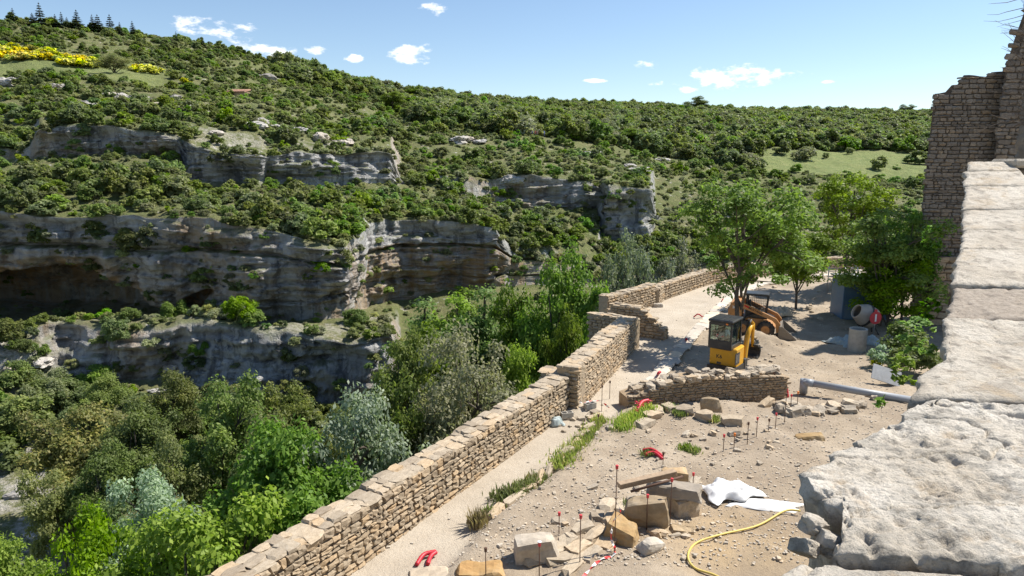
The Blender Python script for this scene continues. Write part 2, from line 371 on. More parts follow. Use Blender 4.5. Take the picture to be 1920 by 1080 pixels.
iscl = np.where((LG > 3.9) & (LG < 5.1), iscl * np.clip((950 - UG) / 15, 0.15, 1), iscl)
iscl = np.where((LG > 1.9) & (LG < 3.1), iscl * np.clip((740 - UG) / 10, .1, 1) * np.clip((UG - 70) / 40, .25, 1), iscl)
W = T.copy(); away = np.stack([T[..., 0] * 0 - .35, T[..., 0] * 0 + .93, T[..., 0] * 0], -1)   # into the cliff
# cave under the main cliff, a smaller niche beside it, and bedding cracks
vl = LG - 4                                                   # 0 at cliff foot, 1 at top
arch = .52 - .50 * ((UG - 120) / 205.0) ** 2 * np.where(UG < 120, .35, 1)
cave = np.clip((arch - vl) / .035, 0, 1) * (vl > -.02) * (UG < 330)
nich = np.clip((.31 * np.sqrt(np.clip(1 - ((UG - 385) / 38.0) ** 2, 0, 1)) - vl) / .05, 0, 1) * (vl > -.02)
push = np.where((LG >= 3.6) & (LG < 5), cave * 16 + nich * 4, 0)
push += np.where((LG > 4) & (LG < 5), 2.2 * np.exp(-((vl - .70 - .02 * np.sin(UG / 60)) / .016) ** 2), 0)
push += np.where((LG > 4) & (LG < 5) & (UG > 670), 1.0 * np.exp(-((vl - .26) / .012) ** 2), 0)
push -= np.where((LG > 4) & (LG < 5), .9 * np.sin(np.clip(vl, 0, 1) * np.pi) * (1 - cave), 0)
push -= np.where((LG > 6) & (LG < 7), 1.0 * np.clip((LG - 6.2) * 1.6, 0, 1), 0)
push -= np.where((LG > 2) & (LG < 3), .9 * np.clip((LG - 2.3) * 2, 0, 1), 0)
st = fbm(T * np.array([.05, .05, .55]), 3, 4) * .9 + fbm(T * .16, 5, 5, .55) * 1.5 + np.abs(fbm(T * np.array([.45, .45, .8]), 9, 3)) * .6
bed = T[..., 2] * .42 + .8 * fbm(T * np.array([.035, .035, .02]), 12, 3); bed = bed - np.floor(bed)
bed2 = T[..., 2] * 1.25 + 1.1 * fbm(T * np.array([.07, .07, .05]), 14, 3); bed2 = bed2 - np.floor(bed2)
blk = np.round(fbm(T * np.array([.11, .11, .2]), 61, 3) * 2.6) / 2.6 + .6 * np.round(fbm(T * np.array([.3, .3, .42]), 62, 2) * 2.2) / 2.2
vert = np.abs(fbm(T * np.array([.22, .22, .05]), 15, 4, .55))
push = push + iscl * (st * .9 - .2 + (bed - .5) * -.9 + (bed2 - .5) * -.4 + vert * .9 - .4 + blk * 1.15)
W += away * push[..., None]
slope_n = fbm(T * .07, 21, 4) * 1.1 + fbm(T * .5, 22, 3) * .22
brow = fbm(np.stack([T[..., 0] * .09, T[..., 1] * .09, LG * 0 + np.floor(LG + .5)], -1), 66, 4)
for c_ in (3, 5, 7): W[..., 2] += (.6 if c_ == 5 else 1.2) * brow * np.exp(-((LG - c_) / .22) ** 2) * (LG < c_ + .6)
W[..., 2] += (1 - iscl) * slope_n * np.where(LG < 1.2, .6, 1) * np.where(LG > 9.8, .6, 1)
idx = np.arange(nu * nv).reshape(nu, nv)
F = np.stack([idx[:-1, :-1], idx[1:, :-1], idx[1:, 1:], idx[:-1, 1:]], -1).reshape(-1, 4)
tme = mesh_np('gorge_terrain', W.reshape(-1, 3), F, True)
meadow = ((LG > 7.95) & (LG < 9.02) & (UG > 1415)) * 1.0
field = ((LG > 7.9) & (LG < 9.0) & (UG < 345)) * np.clip((330 - UG) / 40, 0, 1)
pale = np.clip((135 - UG) / 70, 0, 1) * ((LG > .7) & (LG < 3.2)) * .95 + ((LG > 7) & (LG < 7.16) & (UG > 330) & (UG < 760)) * .6 + ((LG > 2.95) & (LG < 3.6) & (UG > 380) & (UG < 745)) * .55
ledge = ((LG > 2.98) & (LG < 4.02)) * 1.0
for nm, arr in (('rock', np.clip(iscl + ledge * .8 * (UG < 400), 0, 1)), ('meadow', np.maximum(meadow, field * .8)), ('pale', pale), ('ochre', np.where((LG > 3.9) & (LG < 5.05), np.clip(np.exp(-((vl - arch) / .13) ** 2) * (UG < 345) + .75 * cave + nich + np.exp(-((UG - 385) / 50) ** 2 - ((vl - .2) / .2) ** 2) + .8 * ((UG > 672) & (vl < .74)), 0, 1), 0))):
    a = tme.attributes.new(nm, 'FLOAT', 'POINT'); a.data.foreach_set('value', arr.reshape(-1).astype(np.float32))
t = NT('gorge_ground'); co = t.coords('World')
def attr(t, n):
    a = t.n('ShaderNodeAttribute'); a.attribute_name = n; return a.outputs['Fac']
nA = t.noise(co, .35, 8, .65); nB = t.noise(co, 2.2, 6, .7); nC = t.noise(co, .06, 4)
rock = t.ramp(nA, [(.3, (.25, .25, .25)), (.5, (.44, .43, .41)), (.7, (.62, .60, .56))])
sv = t.n('ShaderNodeMapping'); sv.inputs['Scale'].default_value = (.55, .55, .035); t.l(co, sv.inputs[0])
stk = t.noise(sv.outputs[0], 1.0, 6, .7); rock = t.mix(t.ramp(stk, [(.5, 0), (.61, .8)]), rock, (.085, .088, .095))
stk2 = t.noise(sv.outputs[0], 1.35, 5, .65, .3); big = t.noise(co, .045, 3)
rock = t.mix(t.math('MULTIPLY', t.ramp(stk2, [(.42, .3), (.58, 1)]), t.math('MAXIMUM', t.ramp(big, [(.48, 0), (.65, .6)]), attr(t, 'ochre'))), rock, (.42, .275, .145))
sb = t.n('ShaderNodeMapping'); sb.inputs['Scale'].default_value = (.05, .05, 1.1); t.l(co, sb.inputs[0])
rock = t.mix(t.ramp(t.noise(sb.outputs[0], 1, 5, .7), [(.55, 0), (.68, .5)]), rock, (.13, .125, .12))
soil = t.ramp(nB, [(.3, (.11, .11, .045)), (.5, (.18, .175, .075)), (.7, (.26, .235, .12))])
soil = t.mix(t.ramp(nA, [(.4, 0), (.55, .8)]), soil, (.125, .15, .045))
soil = t.mix(t.ramp(t.noise(co, .5, 7, .7), [(.60, 0), (.66, 1)]), soil, (.45, .42, .37))
soil = t.mix(t.math('MULTIPLY', attr(t, 'pale'), t.math('MULTIPLY', t.ramp(nB, [(.38, .2), (.55, 1)]), t.ramp(t.noise(co, .28, 6, .7), [(.44, 0), (.54, 1)]))), soil, (.50, .46, .40))
mead = t.ramp(nA, [(.3, (.13, .17, .05)), (.55, (.20, .23, .075)), (.75, (.27, .26, .11))])
soil = t.mix(attr(t, 'meadow'), soil, mead)
nz_ = t.n('ShaderNodeSeparateXYZ'); t.l(t.n('ShaderNodeNewGeometry').outputs['Normal'], nz_.inputs[0])
steep = t.ramp(nz_.outputs[2], [(.45, 1), (.72, 0)])
rk = t.math('MAXIMUM', t.math('MULTIPLY', attr(t, 'rock'), t.ramp(nz_.outputs[2], [(.7, 1), (.95, .25)])), t.math('MULTIPLY', steep, .9))
nD = t.noise(co, 5, 6, .7)
t.bsdf(t.mix(rk, soil, rock), .95, t.math('ADD', t.math('ADD', nB, t.math('MULTIPLY', nD, .45)), t.math('MULTIPLY', nA, 2)), 1.0, .5); M_terr = t.m
terr = link('gorge_hillside', tme, M_terr); terr['kind'] = 'structure'
Wf = W.reshape(-1, 3)
bvh = BVHTree.FromPolygons([tuple(v) for v in Wf], [tuple(f) for f in F.tolist()])
def on_terrain(u, v):
    d = ray(u, v).normalized(); h = bvh.ray_cast(CAM, d)
    return h[0] if h[0] else at(u, v, 200)
def seen(p):
    d = Vector(p) - CAM; L = d.length; h = bvh.ray_cast(CAM, d / L); return h[0] is None or h[3] > L - 2.5

# ------------------------------------------------------------------ foliage
def leaf_cloud(n, clumps, leaf, seed, up=.75, aspect=1.7):
    """n leaf faces spread over clumps [(centre, radius)]"""
    r = np.random.default_rng(seed); C = np.array([c for c, _ in clumps], float); R = np.array([q for _, q in clumps], float)
    w = R ** 2; k = r.choice(len(C), n, p=w / w.sum())
    d = r.normal(size=(n, 3)); d /= np.linalg.norm(d, axis=1)[:, None]
    rad = R[k] * np.clip(r.normal(.82, .2, n), .1, 1.25); d[:, 2] = np.where(d[:, 2] < -.4, -d[:, 2] * .5, d[:, 2])
    P = C[k] + d * rad[:, None] * np.array([1, 1, .85])
    N = d * .6 + r.normal(size=(n, 3)) * .5 + np.array([0, 0, up]); N /= np.linalg.norm(N, axis=1)[:, None]
    A = np.cross(N, r.normal(size=(n, 3))); A /= np.linalg.norm(A, axis=1)[:, None]; B = np.cross(N, A)
    s = leaf * r.uniform(.6, 1.35, n)[:, None]
    a, b = A * s * aspect / 2, B * s / 2
    V = np.stack([P - a, P - b * .9 + a * .1, P + a, P + b * .9 + a * .1], 1).reshape(-1, 3)
    return V, np.arange(4 * n).reshape(n, 4)
def clumps_round(r, n, rx, rz, cz, q=(.28, .45), low=-.5, seedshape=0):
    out = []
    for _ in range(n):
        d = r.normal(size=3); d /= np.linalg.norm(d); d[2] = max(d[2], low) if d[2] < 0 else d[2]
        k = r.uniform(.45, .85) ** .6
        out.append((np.array([d[0] * rx * k, d[1] * rx * k, cz + d[2] * rz * k]), rx * r.uniform(*q)))
    return out
def shrub_mesh(name, n, seed, rz=.8, leaf=.17, nc=14, q=(.25, .45), mat=None):
    r = np.random.default_rng(seed)
    V, F = leaf_cloud(n, clumps_round(r, nc, .78, rz * .75, rz * .72, q), leaf, seed)
    me = mesh_np(name, V, F); me.materials.append(mat); return me
def tree_meshes(name, seed, H, R, leaf, n, mat, trunk_h=.35, nlimb=9, rz=None, shape='round', tr=.028, q=(.22, .38)):
    """tapered trunk with limbs; leaf clumps at limb ends"""
    r = np.random.default_rng(seed); V = []; F = []; cl = []; rz = rz or (H * (1 - trunk_h) / 2)
    cz = H - rz
    def add(path, rad):
        v, f = tube_np(path, rad, 6, False); o = sum(len(x) for x in V); V.append(v); F.extend([tuple(i + o for i in q_) for q_ in f])
    top = np.array([r.normal(0, .03) * H, r.normal(0, .03) * H, H * .86])
    tp = [np.array([0, 0, -.4]), np.array([0, 0, 0]), top * .35 + r.normal(0, .012, 3) * H, top * .7 + r.normal(0, .015, 3) * H, top]
    add(smooth_path(tp, 3), np.linspace(H * tr, H * .006, 13))
    for k in range(nlimb):
        t0 = r.uniform(trunk_h * .75, .8); base = top * t0; ang = k * 2.4 + r.uniform(-.5, .5)
        if shape == 'poplar': rr = R * r.uniform(.5, 1) * (1.15 - .6 * t0); zz = base[2] + rr * r.uniform(.8, 1.6)
        else: rr = R * r.uniform(.55, .95); zz = cz + rz * r.uniform(-.55, .75) * (1 if r.random() < .8 else -.6)
        zz = min(zz, H * .97); end = np.array([math.cos(ang) * rr, math.sin(ang) * rr, max(zz, base[2] * .85)])
        mid = base * .5 + end * .5 + np.array([0, 0, R * .12]) + r.normal(0, .05, 3) * R
        add(smooth_path([base, mid, end], 3), np.linspace(H * tr * .45, H * .003, 7))
        cl.append((end, R * r.uniform(*q))); cl.append((mid + r.normal(0, .15, 3) * R, R * r.uniform(*q) * .9))
        for _ in range(3):
            e2 = mid + (end - mid) * r.uniform(.2, 1) + r.normal(0, .26, 3) * R * np.array([1, 1, .8]); e2[2] = min(e2[2], H)
            add([mid, (mid + e2) / 2 + r.normal(0, .03, 3) * R, e2], np.linspace(H * tr * .2, H * .002, 3)); cl.append((e2, R * r.uniform(*q) * .85))
    cl.append((top + np.array([0, 0, H * (.0 if shape == 'poplar' else .06)]), R * (.42 if shape == 'poplar' else .3)))
    if shape == 'poplar':
        for k in range(8): cl.append((top * (.45 + .07 * k) + r.normal(0, .12, 3) * R, R * .34))
    elif shape == 'round': cl += clumps_round(r, 10, R * .9, rz * .9, cz, (.2, .34))
    tme_ = faces_mesh(name + '_trunk', np.concatenate(V), F); tme_.materials.append(M_bark)
    lv, lf = leaf_cloud(n, cl, leaf, seed + 1); cme = mesh_np(name + '_crown', lv, lf); cme.materials.append(mat)
    return tme_, cme, H, R
PROTO = {}
def proto(key, *a, **k):
    if key not in PROTO: PROTO[key] = tree_meshes(key, *a, **k)
    return PROTO[key]
def tree(name, key, label, base, H, R, group=None, rz=None, cat='tree'):
    tm, cm_, H0, R0 = PROTO[key]
    e = thing(name, label, cat, base, random.uniform(0, 6.28) if rz is None else rz, group)
    s = (R / R0, R / R0, H / H0)
    link('trunk', tm, None, e, scale=s); link('crown', cm_, None, e, scale=s); return e
proto('bright', 11, 11, 4.0, .20, 15000, L_bright)
proto('bright_b', 12, 10, 4.2, .19, 16000, L_bright)
proto('mid', 13, 10, 3.6, .18, 15000, L_mid)
proto('oak', 14, 9, 3.4, .16, 15000, L_oak, trunk_h=.22)
proto('ochre', 15, 8, 3.2, .16, 13000, L_ochre, trunk_h=.2)
proto('blue', 16, 10, 3.6, .17, 15000, L_blue, trunk_h=.25)
proto('grey', 17, 10, 4.0, .14, 18000, L_grey, trunk_h=.22, nlimb=13, q=(.2, .34))
proto('poplar', 18, 15, 2.6, .20, 14000, L_mid, trunk_h=.15, nlimb=16, shape='poplar', q=(.32, .5))
proto('poplar_b', 19, 14, 2.8, .21, 13000, L_bright, trunk_h=.15, nlimb=16, shape='poplar', q=(.32, .5))
proto('willow', 20, 9, 2.8, .15, 9000, L_will, trunk_h=.2, nlimb=15, shape='poplar')
proto('ash', 21, 7.4, 2.7, .12, 12000, L_bright, trunk_h=.34, nlimb=13, shape='open', tr=.02, q=(.16, .3))
proto('terrace', 22, 5.6, 2.0, .11, 11000, L_mid, trunk_h=.2, nlimb=13, shape='open', tr=.017, q=(.2, .34))
proto('terrace_b', 23, 6.8, 2.4, .115, 13000, L_bright, trunk_h=.16, nlimb=16, shape='open', tr=.02, q=(.2, .32))

def gorge_tree(name, key, label, u, v, rpx, hpx, Y, base_z=None, group=None):
    """crown centre seen in direction (u, v) at distance Y; rooted on the valley side below"""
    c = at(u, v, Y); dep = project(c)[2]; R = rpx * dep / FPX; top = c.z + hpx * dep / FPX
    h = bvh.ray_cast(Vector((c.x, c.y, 60)), Vector((0, 0, -1))); gz = h[0].z if h[0] else -18
    gz = min(gz, top - 1.5 * R); gz = max(gz, top - 3.6 * R - 3) if base_z is None else base_z
    if h[0] and gz > h[0].z: gz = h[0].z
    return tree(name, key, label, (c.x, c.y, gz), top - gz, R, group)
GT = [
 ('walnut_tree', 'bright', 'bright green broad-leaved tree close outside the stone parapet, beside a blue-green tree', 555, 880, 118, 95, 33),
 ('elm_tree', 'blue', 'pale blue-green tree between the bright green tree and the parapet wall', 668, 805, 88, 85, 37),
 ('elm_tree', 'blue', 'low blue-green tree rising behind the spreading bright green canopy', 285, 935, 85, 55, 34),
 ('walnut_tree', 'bright_b', 'wide spreading bright green canopy below the low end of the parapet', 350, 1030, 150, 75, 28),
 ('walnut_tree', 'bright_b', 'bright green canopy at the gorge bottom beside a round dark bush', 190, 1040, 90, 60, 29),
 ('walnut_tree', 'bright', 'light green tree beside the pale boulder on the gorge slope', 20, 1060, 70, 60, 31),
 ('holm_oak', 'oak', 'tall dark evergreen oak standing above the bright green trees in the gorge', 405, 800, 76, 95, 45),
 ('holm_oak', 'ochre', 'evergreen oak with yellowish new leaves on the gorge slope', 138, 845, 78, 78, 49),
 ('oak_tree', 'mid', 'medium green oak between the yellowish oak and the dark evergreen oak', 250, 845, 62, 80, 47),
 ('holm_oak', 'oak', 'round dark evergreen oak by the pale boulder', 110, 940, 55, 62, 41),
 ('willow_tree', 'grey', 'large feathery grey-green tree rising above the parapet wall', 860, 705, 112, 100, 43),
 ('holm_oak', 'oak', 'dark tree in shade between the blue-green and the feathery grey-green tree', 770, 775, 70, 75, 41),
 ('holm_oak', 'oak', 'dark small tree in shade under the bright green tree', 470, 910, 60, 60, 39),
 ('poplar_tree', 'poplar', 'green poplar nearest the pale ledge in front of the streaked cliff', 785, 610, 58, 80, 62),
 ('poplar_tree', 'poplar_b', 'bright poplar second from the pale ledge', 848, 600, 56, 80, 62),
 ('poplar_tree', 'poplar', 'tall full poplar in the middle of the clump', 912, 590, 60, 85, 60),
 ('poplar_tree', 'poplar', 'poplar with its top against the shaded streaked cliff', 880, 575, 50, 62, 66),
 ('oak_tree', 'mid', 'green tree filling the foot of the poplar clump', 815, 665, 60, 50, 57),
 ('oak_tree', 'mid', 'green tree between the lower cliff end and the feathery tree', 755, 690, 50, 60, 54),
 ('oak_tree', 'mid', 'leafy tree at the gorge bottom behind the blue-green tree', 190, 905, 62, 60, 42),
 ('holm_oak', 'oak', 'dark oak in the shade below the tall dark oak', 325, 890, 62, 65, 41),
 ('oak_tree', 'mid', 'small green tree between the blue-green tree and the spreading canopy', 215, 985, 62, 50, 36),
 ('holm_oak', 'oak', 'dark oak behind the bright green parapet tree', 480, 835, 62, 68, 43),
 ('holm_oak', 'oak', 'dark oak at the foot of the lower cliff band', 560, 765, 58, 52, 50),
 ('oak_tree', 'bright', 'small fresh tree below the shaded foot of the lower cliff', 205, 735, 40, 34, 60),
 ('holm_oak', 'oak', 'dark oak under the shaded lower cliff', 320, 735, 50, 45, 58),
 ('poplar_tree', 'mid', 'leafy tree with a dark forked trunk next to the poplars', 1040, 590, 72, 105, 55),
 ('poplar_tree', 'mid', 'green tree filling the gap between the poplars and the forked tree', 975, 620, 52, 75, 57),
 ('oak_tree', 'mid', 'small green tree beside the projecting bay of the parapet', 1078, 645, 45, 50, 48),
 ('oak_tree', 'bright', 'low bright green tree under the poplars', 985, 690, 55, 45, 46),
 ('willow_tree', 'willow', 'silvery willow standing next to the leafy forked tree', 1150, 520, 42, 62, 66),
 ('willow_tree', 'willow', 'tallest silvery willow of the row behind the far parapet', 1205, 515, 42, 66, 68),
 ('willow_tree', 'willow', 'silvery willow of the row, nearest the ash tree on the terrace', 1268, 515, 42, 52, 70),
 ('willow_tree', 'willow', 'low silvery willow directly behind the low parapet bend', 1130, 560, 36, 40, 60),
 ('willow_tree', 'willow', 'low silvery willow between the taller ones', 1235, 540, 34, 34, 62),
 ('olive_tree', 'grey', 'grey-green olive tree at the edge of the yellow broom', 214, 122, 32, 22, 182),
 ('oak_tree', 'mid', 'tall round-headed tree standing out on the skyline above the slope', 780, 190, 20, 27, 330),
 ('oak_tree', 'bright', 'bright green round tree beside the vineyard', 863, 225, 24, 22, 225),
 ('oak_tree', 'bright', 'smaller fresh green tree next to the vineyard rows', 906, 234, 19, 18, 222),
 ('oak_tree', 'bright_b', 'yellow-green tree on the wooded slope above the upper cliff', 735, 195, 24, 20, 260),
 ('olive_tree', 'willow', 'silvery round olive tree near the walkers', 1115, 245, 36, 22, 235),
 ('oak_tree', 'bright', 'fresh green tree below the silvery olive', 1188, 262, 24, 20, 225),
 ('holm_oak', 'oak', 'flat-topped evergreen standing alone on the skyline beside the ruin', 1709, 210, 18, 14, 452),
 ('holm_oak', 'oak', 'tall dark evergreen clump on the skyline', 1303, 203, 26, 20, 446),
]
for n, k, l, u, v, r_, h_, Y in GT: gorge_tree(n, k, l, u, v, r_, h_, Y)

# conifers along the left skyline
def conifer_mesh(seed, mat):
    r = np.random.default_rng(seed); V = []; n = 900
    z = r.uniform(.08, 1, n) ** .8; z = np.floor(z * 11) / 11 + r.normal(0, .012, n); rad = (1 - z) * .27 * r.uniform(.15, 1, n) ** .5 * (1 + .3 * np.sin(z * 40)); a = r.uniform(0, 6.28, n)
    P = np.stack([rad * np.cos(a), rad * np.sin(a), z - rad * .25], 1)
    D = np.stack([np.cos(a), np.sin(a), -.3 + 0 * a], 1); S = np.cross(D, [0, 0, 1.0]); s = (.05 + .03 * r.random(n))[:, None] * (1.15 - z)[:, None]
    V = np.stack([P - D * s, P + S * s * .5, P + D * s, P - S * s * .5], 1).reshape(-1, 3)
    me = mesh_np('conifer', V, np.arange(4 * n).reshape(n, 4)); me.materials.append(mat); return me
con = [conifer_mesh(s, L_con) for s in (1, 2, 3)]
con_trunk = faces_mesh('conifer_trunk', *tube_np([(0, 0, -.1), (0, 0, .97)], [.022, .004], 6)); con_trunk.materials.append(M_bark)
for i, (u, hp) in enumerate([(26, 20), (62, 18), (77, 32), (105, 22), (117, 24), (127, 17), (146, 27), (175, 26), (185, 24), (208, 28), (226, 24), (250, 31), (331, 16), (381, 16)]):
    v = np.interp(u, [0, 110, 350, 490], [34, 45, 75, 107]); p = on_terrain(u, v + 7); H = (hp * random.uniform(.75, 1.2) + 8) * project(p)[2] / FPX
    e = thing('conifer_tree', 'dark pointed conifer standing on the skyline of the hill', 'tree', p - Vector((0, 0, .3)), random.uniform(0, 6), 'conifers on the skyline')
    wd_ = H * random.uniform(1.1, 1.7); link('trunk', con_trunk, None, e, scale=(H, H, H)); link('crown', con[i % 3], None, e, scale=(wd_, wd_, H))

# shrubs: the largest in view one by one, the rest of each kind as ground cover
SH = {'oak': [shrub_mesh('oak_shrub_%d' % i, 1700, 40 + i, .85, .125, 16, mat=L_oak) for i in range(3)],
      'scrub': [shrub_mesh('scrub_%d' % i, 1400, 50 + i, .62, .12, 18, (.2, .4), mat=L_scrub) for i in range(3)],
      'grey': [shrub_mesh('grey_scrub_%d' % i, 1400, 60 + i, .65, .115, 17, mat=L_grey) for i in range(2)],
      'bright': [shrub_mesh('bright_shrub_%d' % i, 1500, 70 + i, .8, .13, 14, mat=L_bright) for i in range(2)],
      'mid': [shrub_mesh('green_shrub_%d' % i, 1600, 80 + i, .8, .125, 15, mat=L_mid) for i in range(2)]}
SHN = {k: shrub_mesh(k + '_near', 6000, 140 + i, .85, .062, 26, (.2, .36), mat=m) for i, (k, m) in enumerate((('oak', L_oak), ('scrub', L_scrub), ('grey', L_grey), ('bright', L_bright), ('mid', L_mid)))}
fc = Wf[F].mean(1); e1 = Wf[F[:, 1]] - Wf[F[:, 0]]; e2 = Wf[F[:, 3]] - Wf[F[:, 0]]; cr = np.cross(e1, e2); ar = np.linalg.norm(cr, axis=1); nzv = np.abs(cr[:, 2]) / (ar + 1e-9)
fu = UG.reshape(-1)[F[:, 0]]; fl = LG.reshape(-1)[F[:, 0]]; frock = iscl.reshape(-1)[F[:, 0]]; fme = np.maximum(meadow, field).reshape(-1)[F[:, 0]]; fpale = pale.reshape(-1)[F[:, 0]]
infr = (fu > -220) & (fu < 1800)
dens = ar * infr * (nzv > .45) * np.where(frock < .35, 1, np.where(nzv > .65, .14, 0)) * np.where(fl < .9, 0, 1) * np.where(fme > .3, .012, 1) * np.where(fpale > .3, .6, 1)
dens *= np.where((fl > 3) & (fl < 4), .16, 1) * np.where(fl < 2.2, np.where(fu < 380, .55, 1.1), 1) * np.where(fl >= 10, .5, 1)
dist = fc[:, 1]; dens *= np.where(fl > 7, 1.0, 1.9)
patch = fbm(fc * .045, 31, 3); dens *= np.clip(.75 + patch * .6, .35, 1.5)
NS = 46000; pick = rng.choice(len(F), NS, p=dens / dens.sum())
jit = rng.random((NS, 2)); pts = Wf[F[pick, 0]] + e1[pick] * jit[:, :1] + e2[pick] * jit[:, 1:]
forest = (fu[pick] > 770) & (fl[pick] > 8.0) | (fl[pick] > 9.2) & (fu[pick] > 520)
rk = rng.random(NS); pn = fbm(pts * .03, 77, 2)
kinds = np.where(forest, np.where(rk < .62, 'oak', np.where(rk < .82, 'mid', np.where(rk < .94, 'grey', 'bright'))),
        np.where(rk + pn * .25 < .50, 'scrub', np.where(rk + pn * .25 < .70, 'grey', np.where(rk < .82, 'oak', np.where(rk < .92, 'mid', 'bright')))))
size = np.where(forest, 1.5 + 4.2 * rng.random(NS) ** 2.6, np.where(np.isin(kinds, ['scrub', 'grey']), rng.uniform(.35, 1.15, NS), .6 + 1.9 * rng.random(NS) ** 2.4))
size *= np.where(fl[pick] < 1.6, 1.4, 1) * np.where((fl[pick] > 5.55) & (fl[pick] < 6.05) | (fl[pick] > 3.4) & (fl[pick] < 4.1), .62, 1)
LAB = {'oak': 'dark evergreen oak bush', 'scrub': 'olive-green garrigue bush', 'grey': 'grey-green scrub bush', 'bright': 'fresh light green bush', 'mid': 'medium green leafy bush'}
NAME = {'oak': 'oak_bush', 'scrub': 'garrigue_bush', 'grey': 'scrub_bush', 'bright': 'green_bush', 'mid': 'leafy_bush'}
MARKS = [(447, 165, 'the tiled hut'), (214, 122, 'the grey olive tree'), (80, 100, 'the yellow broom bank'), (415, 300, 'the bulging upper buttress'), (180, 270, 'the shadowed upper overhang'),
         (640, 310, 'the end of the upper cliff'), (130, 540, 'the cave'), (385, 560, 'the small niche'), (650, 500, 'the pale cliff corner'), (800, 480, 'the streaked cliff wall'), (1030, 350, 'the mid-slope cliff face'),
         (1175, 390, 'the rock pillar'), (1560, 305, 'the meadow'), (930, 240, 'the vines'), (1115, 240, 'the silvery olive tree'), (550, 690, 'the lower cliff band'), (250, 690, 'the shaded foot of the lower cliff'), (40, 700, 'the pale scree'),
         (780, 190, 'the round-headed skyline tree'), (140, 30, 'the conifers'), (405, 800, 'the tall dark oak'), (138, 845, 'the yellowish oak'), (1000, 252, 'the walkers'), (1300, 200, 'the skyline evergreen clump'), (1680, 220, 'the ruined tower'), (300, 420, 'the top of the cave cliff'), (560, 400, 'the brow of the main cliff'), (100, 380, 'the dry-stone terrace above the cave')]
def which(p, s, kd):
    u_, v_, d_ = project(p); m = min(MARKS, key=lambda q: (q[0] - u_) ** 2 + (q[1] - v_) ** 2 * 2.5)[2]
    sz = ['small', 'middling', 'large', 'very large'][int(np.digitize(s, [.8, 1.3, 2.0]))]
    return sz + ' ' + LAB[kd].replace(' bush', '') + ' bush near ' + m
QUOTA = {'oak': 260, 'scrub': 230, 'grey': 150, 'bright': 140, 'mid': 170}
first_obj = {}
for kd in SH:
    ii = np.where(kinds == kd)[0]; px = size[ii] / np.maximum(pts[ii, 1], 20)
    order = ii[np.argsort(-px)]; single = []; rest = []
    for i in order:
        if len(single) < QUOTA[kd]:
            u_, v_, d_ = project(pts[i] + np.array([0, 0, size[i] * .8]))
            if 5 < u_ < 1720 and 0 < v_ < 1050 and seen(pts[i] + np.array([0, 0, size[i] * .9])) and not (v_ > 560 and u_ > 950): single.append(i); continue
        rest.append(i)
    for i in single:
        s = size[i]; me = SHN[kd] if pts[i, 1] < 78 and s > 1.0 else SH[kd][i % len(SH[kd])]
        o = link(NAME[kd], me, None, None, tuple(pts[i] - np.array([0, 0, .12 * s])), (0, 0, rng.uniform(0, 6.28)), (s, s, s * rng.uniform(.8, 1.25)))
        lb = which(pts[i], s, kd); tag(o, lb, 'bush', lb)
        if me is not SHN[kd]: first_obj.setdefault((kd, i % len(SH[kd])), o)
    # remaining ones: one cover object per kind, bushes instanced on its points
    rest = np.array(rest); pm = bpy.data.meshes.new(kd + '_cover'); pm.vertices.add(len(rest)); pm.vertices.foreach_set('co', (pts[rest] - np.array([0, 0, .12]) * size[rest][:, None]).astype(np.float32).ravel())
    a = pm.attributes.new('size', 'FLOAT', 'POINT'); a.data.foreach_set('value', size[rest].astype(np.float32))
    a = pm.attributes.new('turn', 'FLOAT', 'POINT'); a.data.foreach_set('value', rng.uniform(0, 6.28, len(rest)).astype(np.float32))
    ob = link({'oak': 'evergreen_oak_cover', 'scrub': 'garrigue_cover', 'grey': 'scrub_cover', 'bright': 'fresh_green_cover', 'mid': 'leafy_cover'}[kd], pm); ob['kind'] = 'stuff'
    tag(ob, LAB[kd].replace('bush', 'bushes') + ' spread over the hillsides of the gorge', 'vegetation')
    ng = bpy.data.node_groups.new(kd + '_spread', 'GeometryNodeTree'); ng.interface.new_socket('Geometry', in_out='INPUT', socket_type='NodeSocketGeometry'); ng.interface.new_socket('Geometry', in_out='OUTPUT', socket_type='NodeSocketGeometry')
    gi = ng.nodes.new('NodeGroupInput'); go = ng.nodes.new('NodeGroupOutput'); iop = ng.nodes.new('GeometryNodeInstanceOnPoints'); mtp = ng.nodes.new('GeometryNodeMeshToPoints')
    ng.links.new(gi.outputs[0], mtp.inputs['Mesh']); ng.links.new(mtp.outputs[0], iop.inputs['Points'])
    jn = ng.nodes.new('GeometryNodeGeometryToInstance')
    for vi in range(len(SH[kd])):
        src = first_obj.get((kd, vi)) or first_obj[(kd, 0)]
        oi = ng.nodes.new('GeometryNodeObjectInfo'); oi.transform_space = 'ORIGINAL'; oi.inputs['Object'].default_value = src; oi.inputs['As Instance'].default_value = False
        ng.links.new(oi.outputs['Geometry'], jn.inputs[0])
    ng.links.new(jn.outputs[0], iop.inputs['Instance']); iop.inputs['Pick Instance'].default_value = True
    na = ng.nodes.new('GeometryNodeInputNamedAttribute'); na.data_type = 'FLOAT'; na.inputs['Name'].default_value = 'size'
    nb = ng.nodes.new('GeometryNodeInputNamedAttribute'); nb.data_type = 'FLOAT'; nb.inputs['Name'].default_value = 'turn'
    cb = ng.nodes.new('ShaderNodeCombineXYZ'); ng.links.new(nb.outputs[0], cb.inputs[2])
    ng.links.new(cb.outputs[0], iop.inputs['Rotation']); ng.links.new(na.outputs[0], iop.inputs['Scale']); ng.links.new(iop.outputs[0], go.inputs[0])
    ob.modifiers.new('spread', 'NODES').node_group = ng

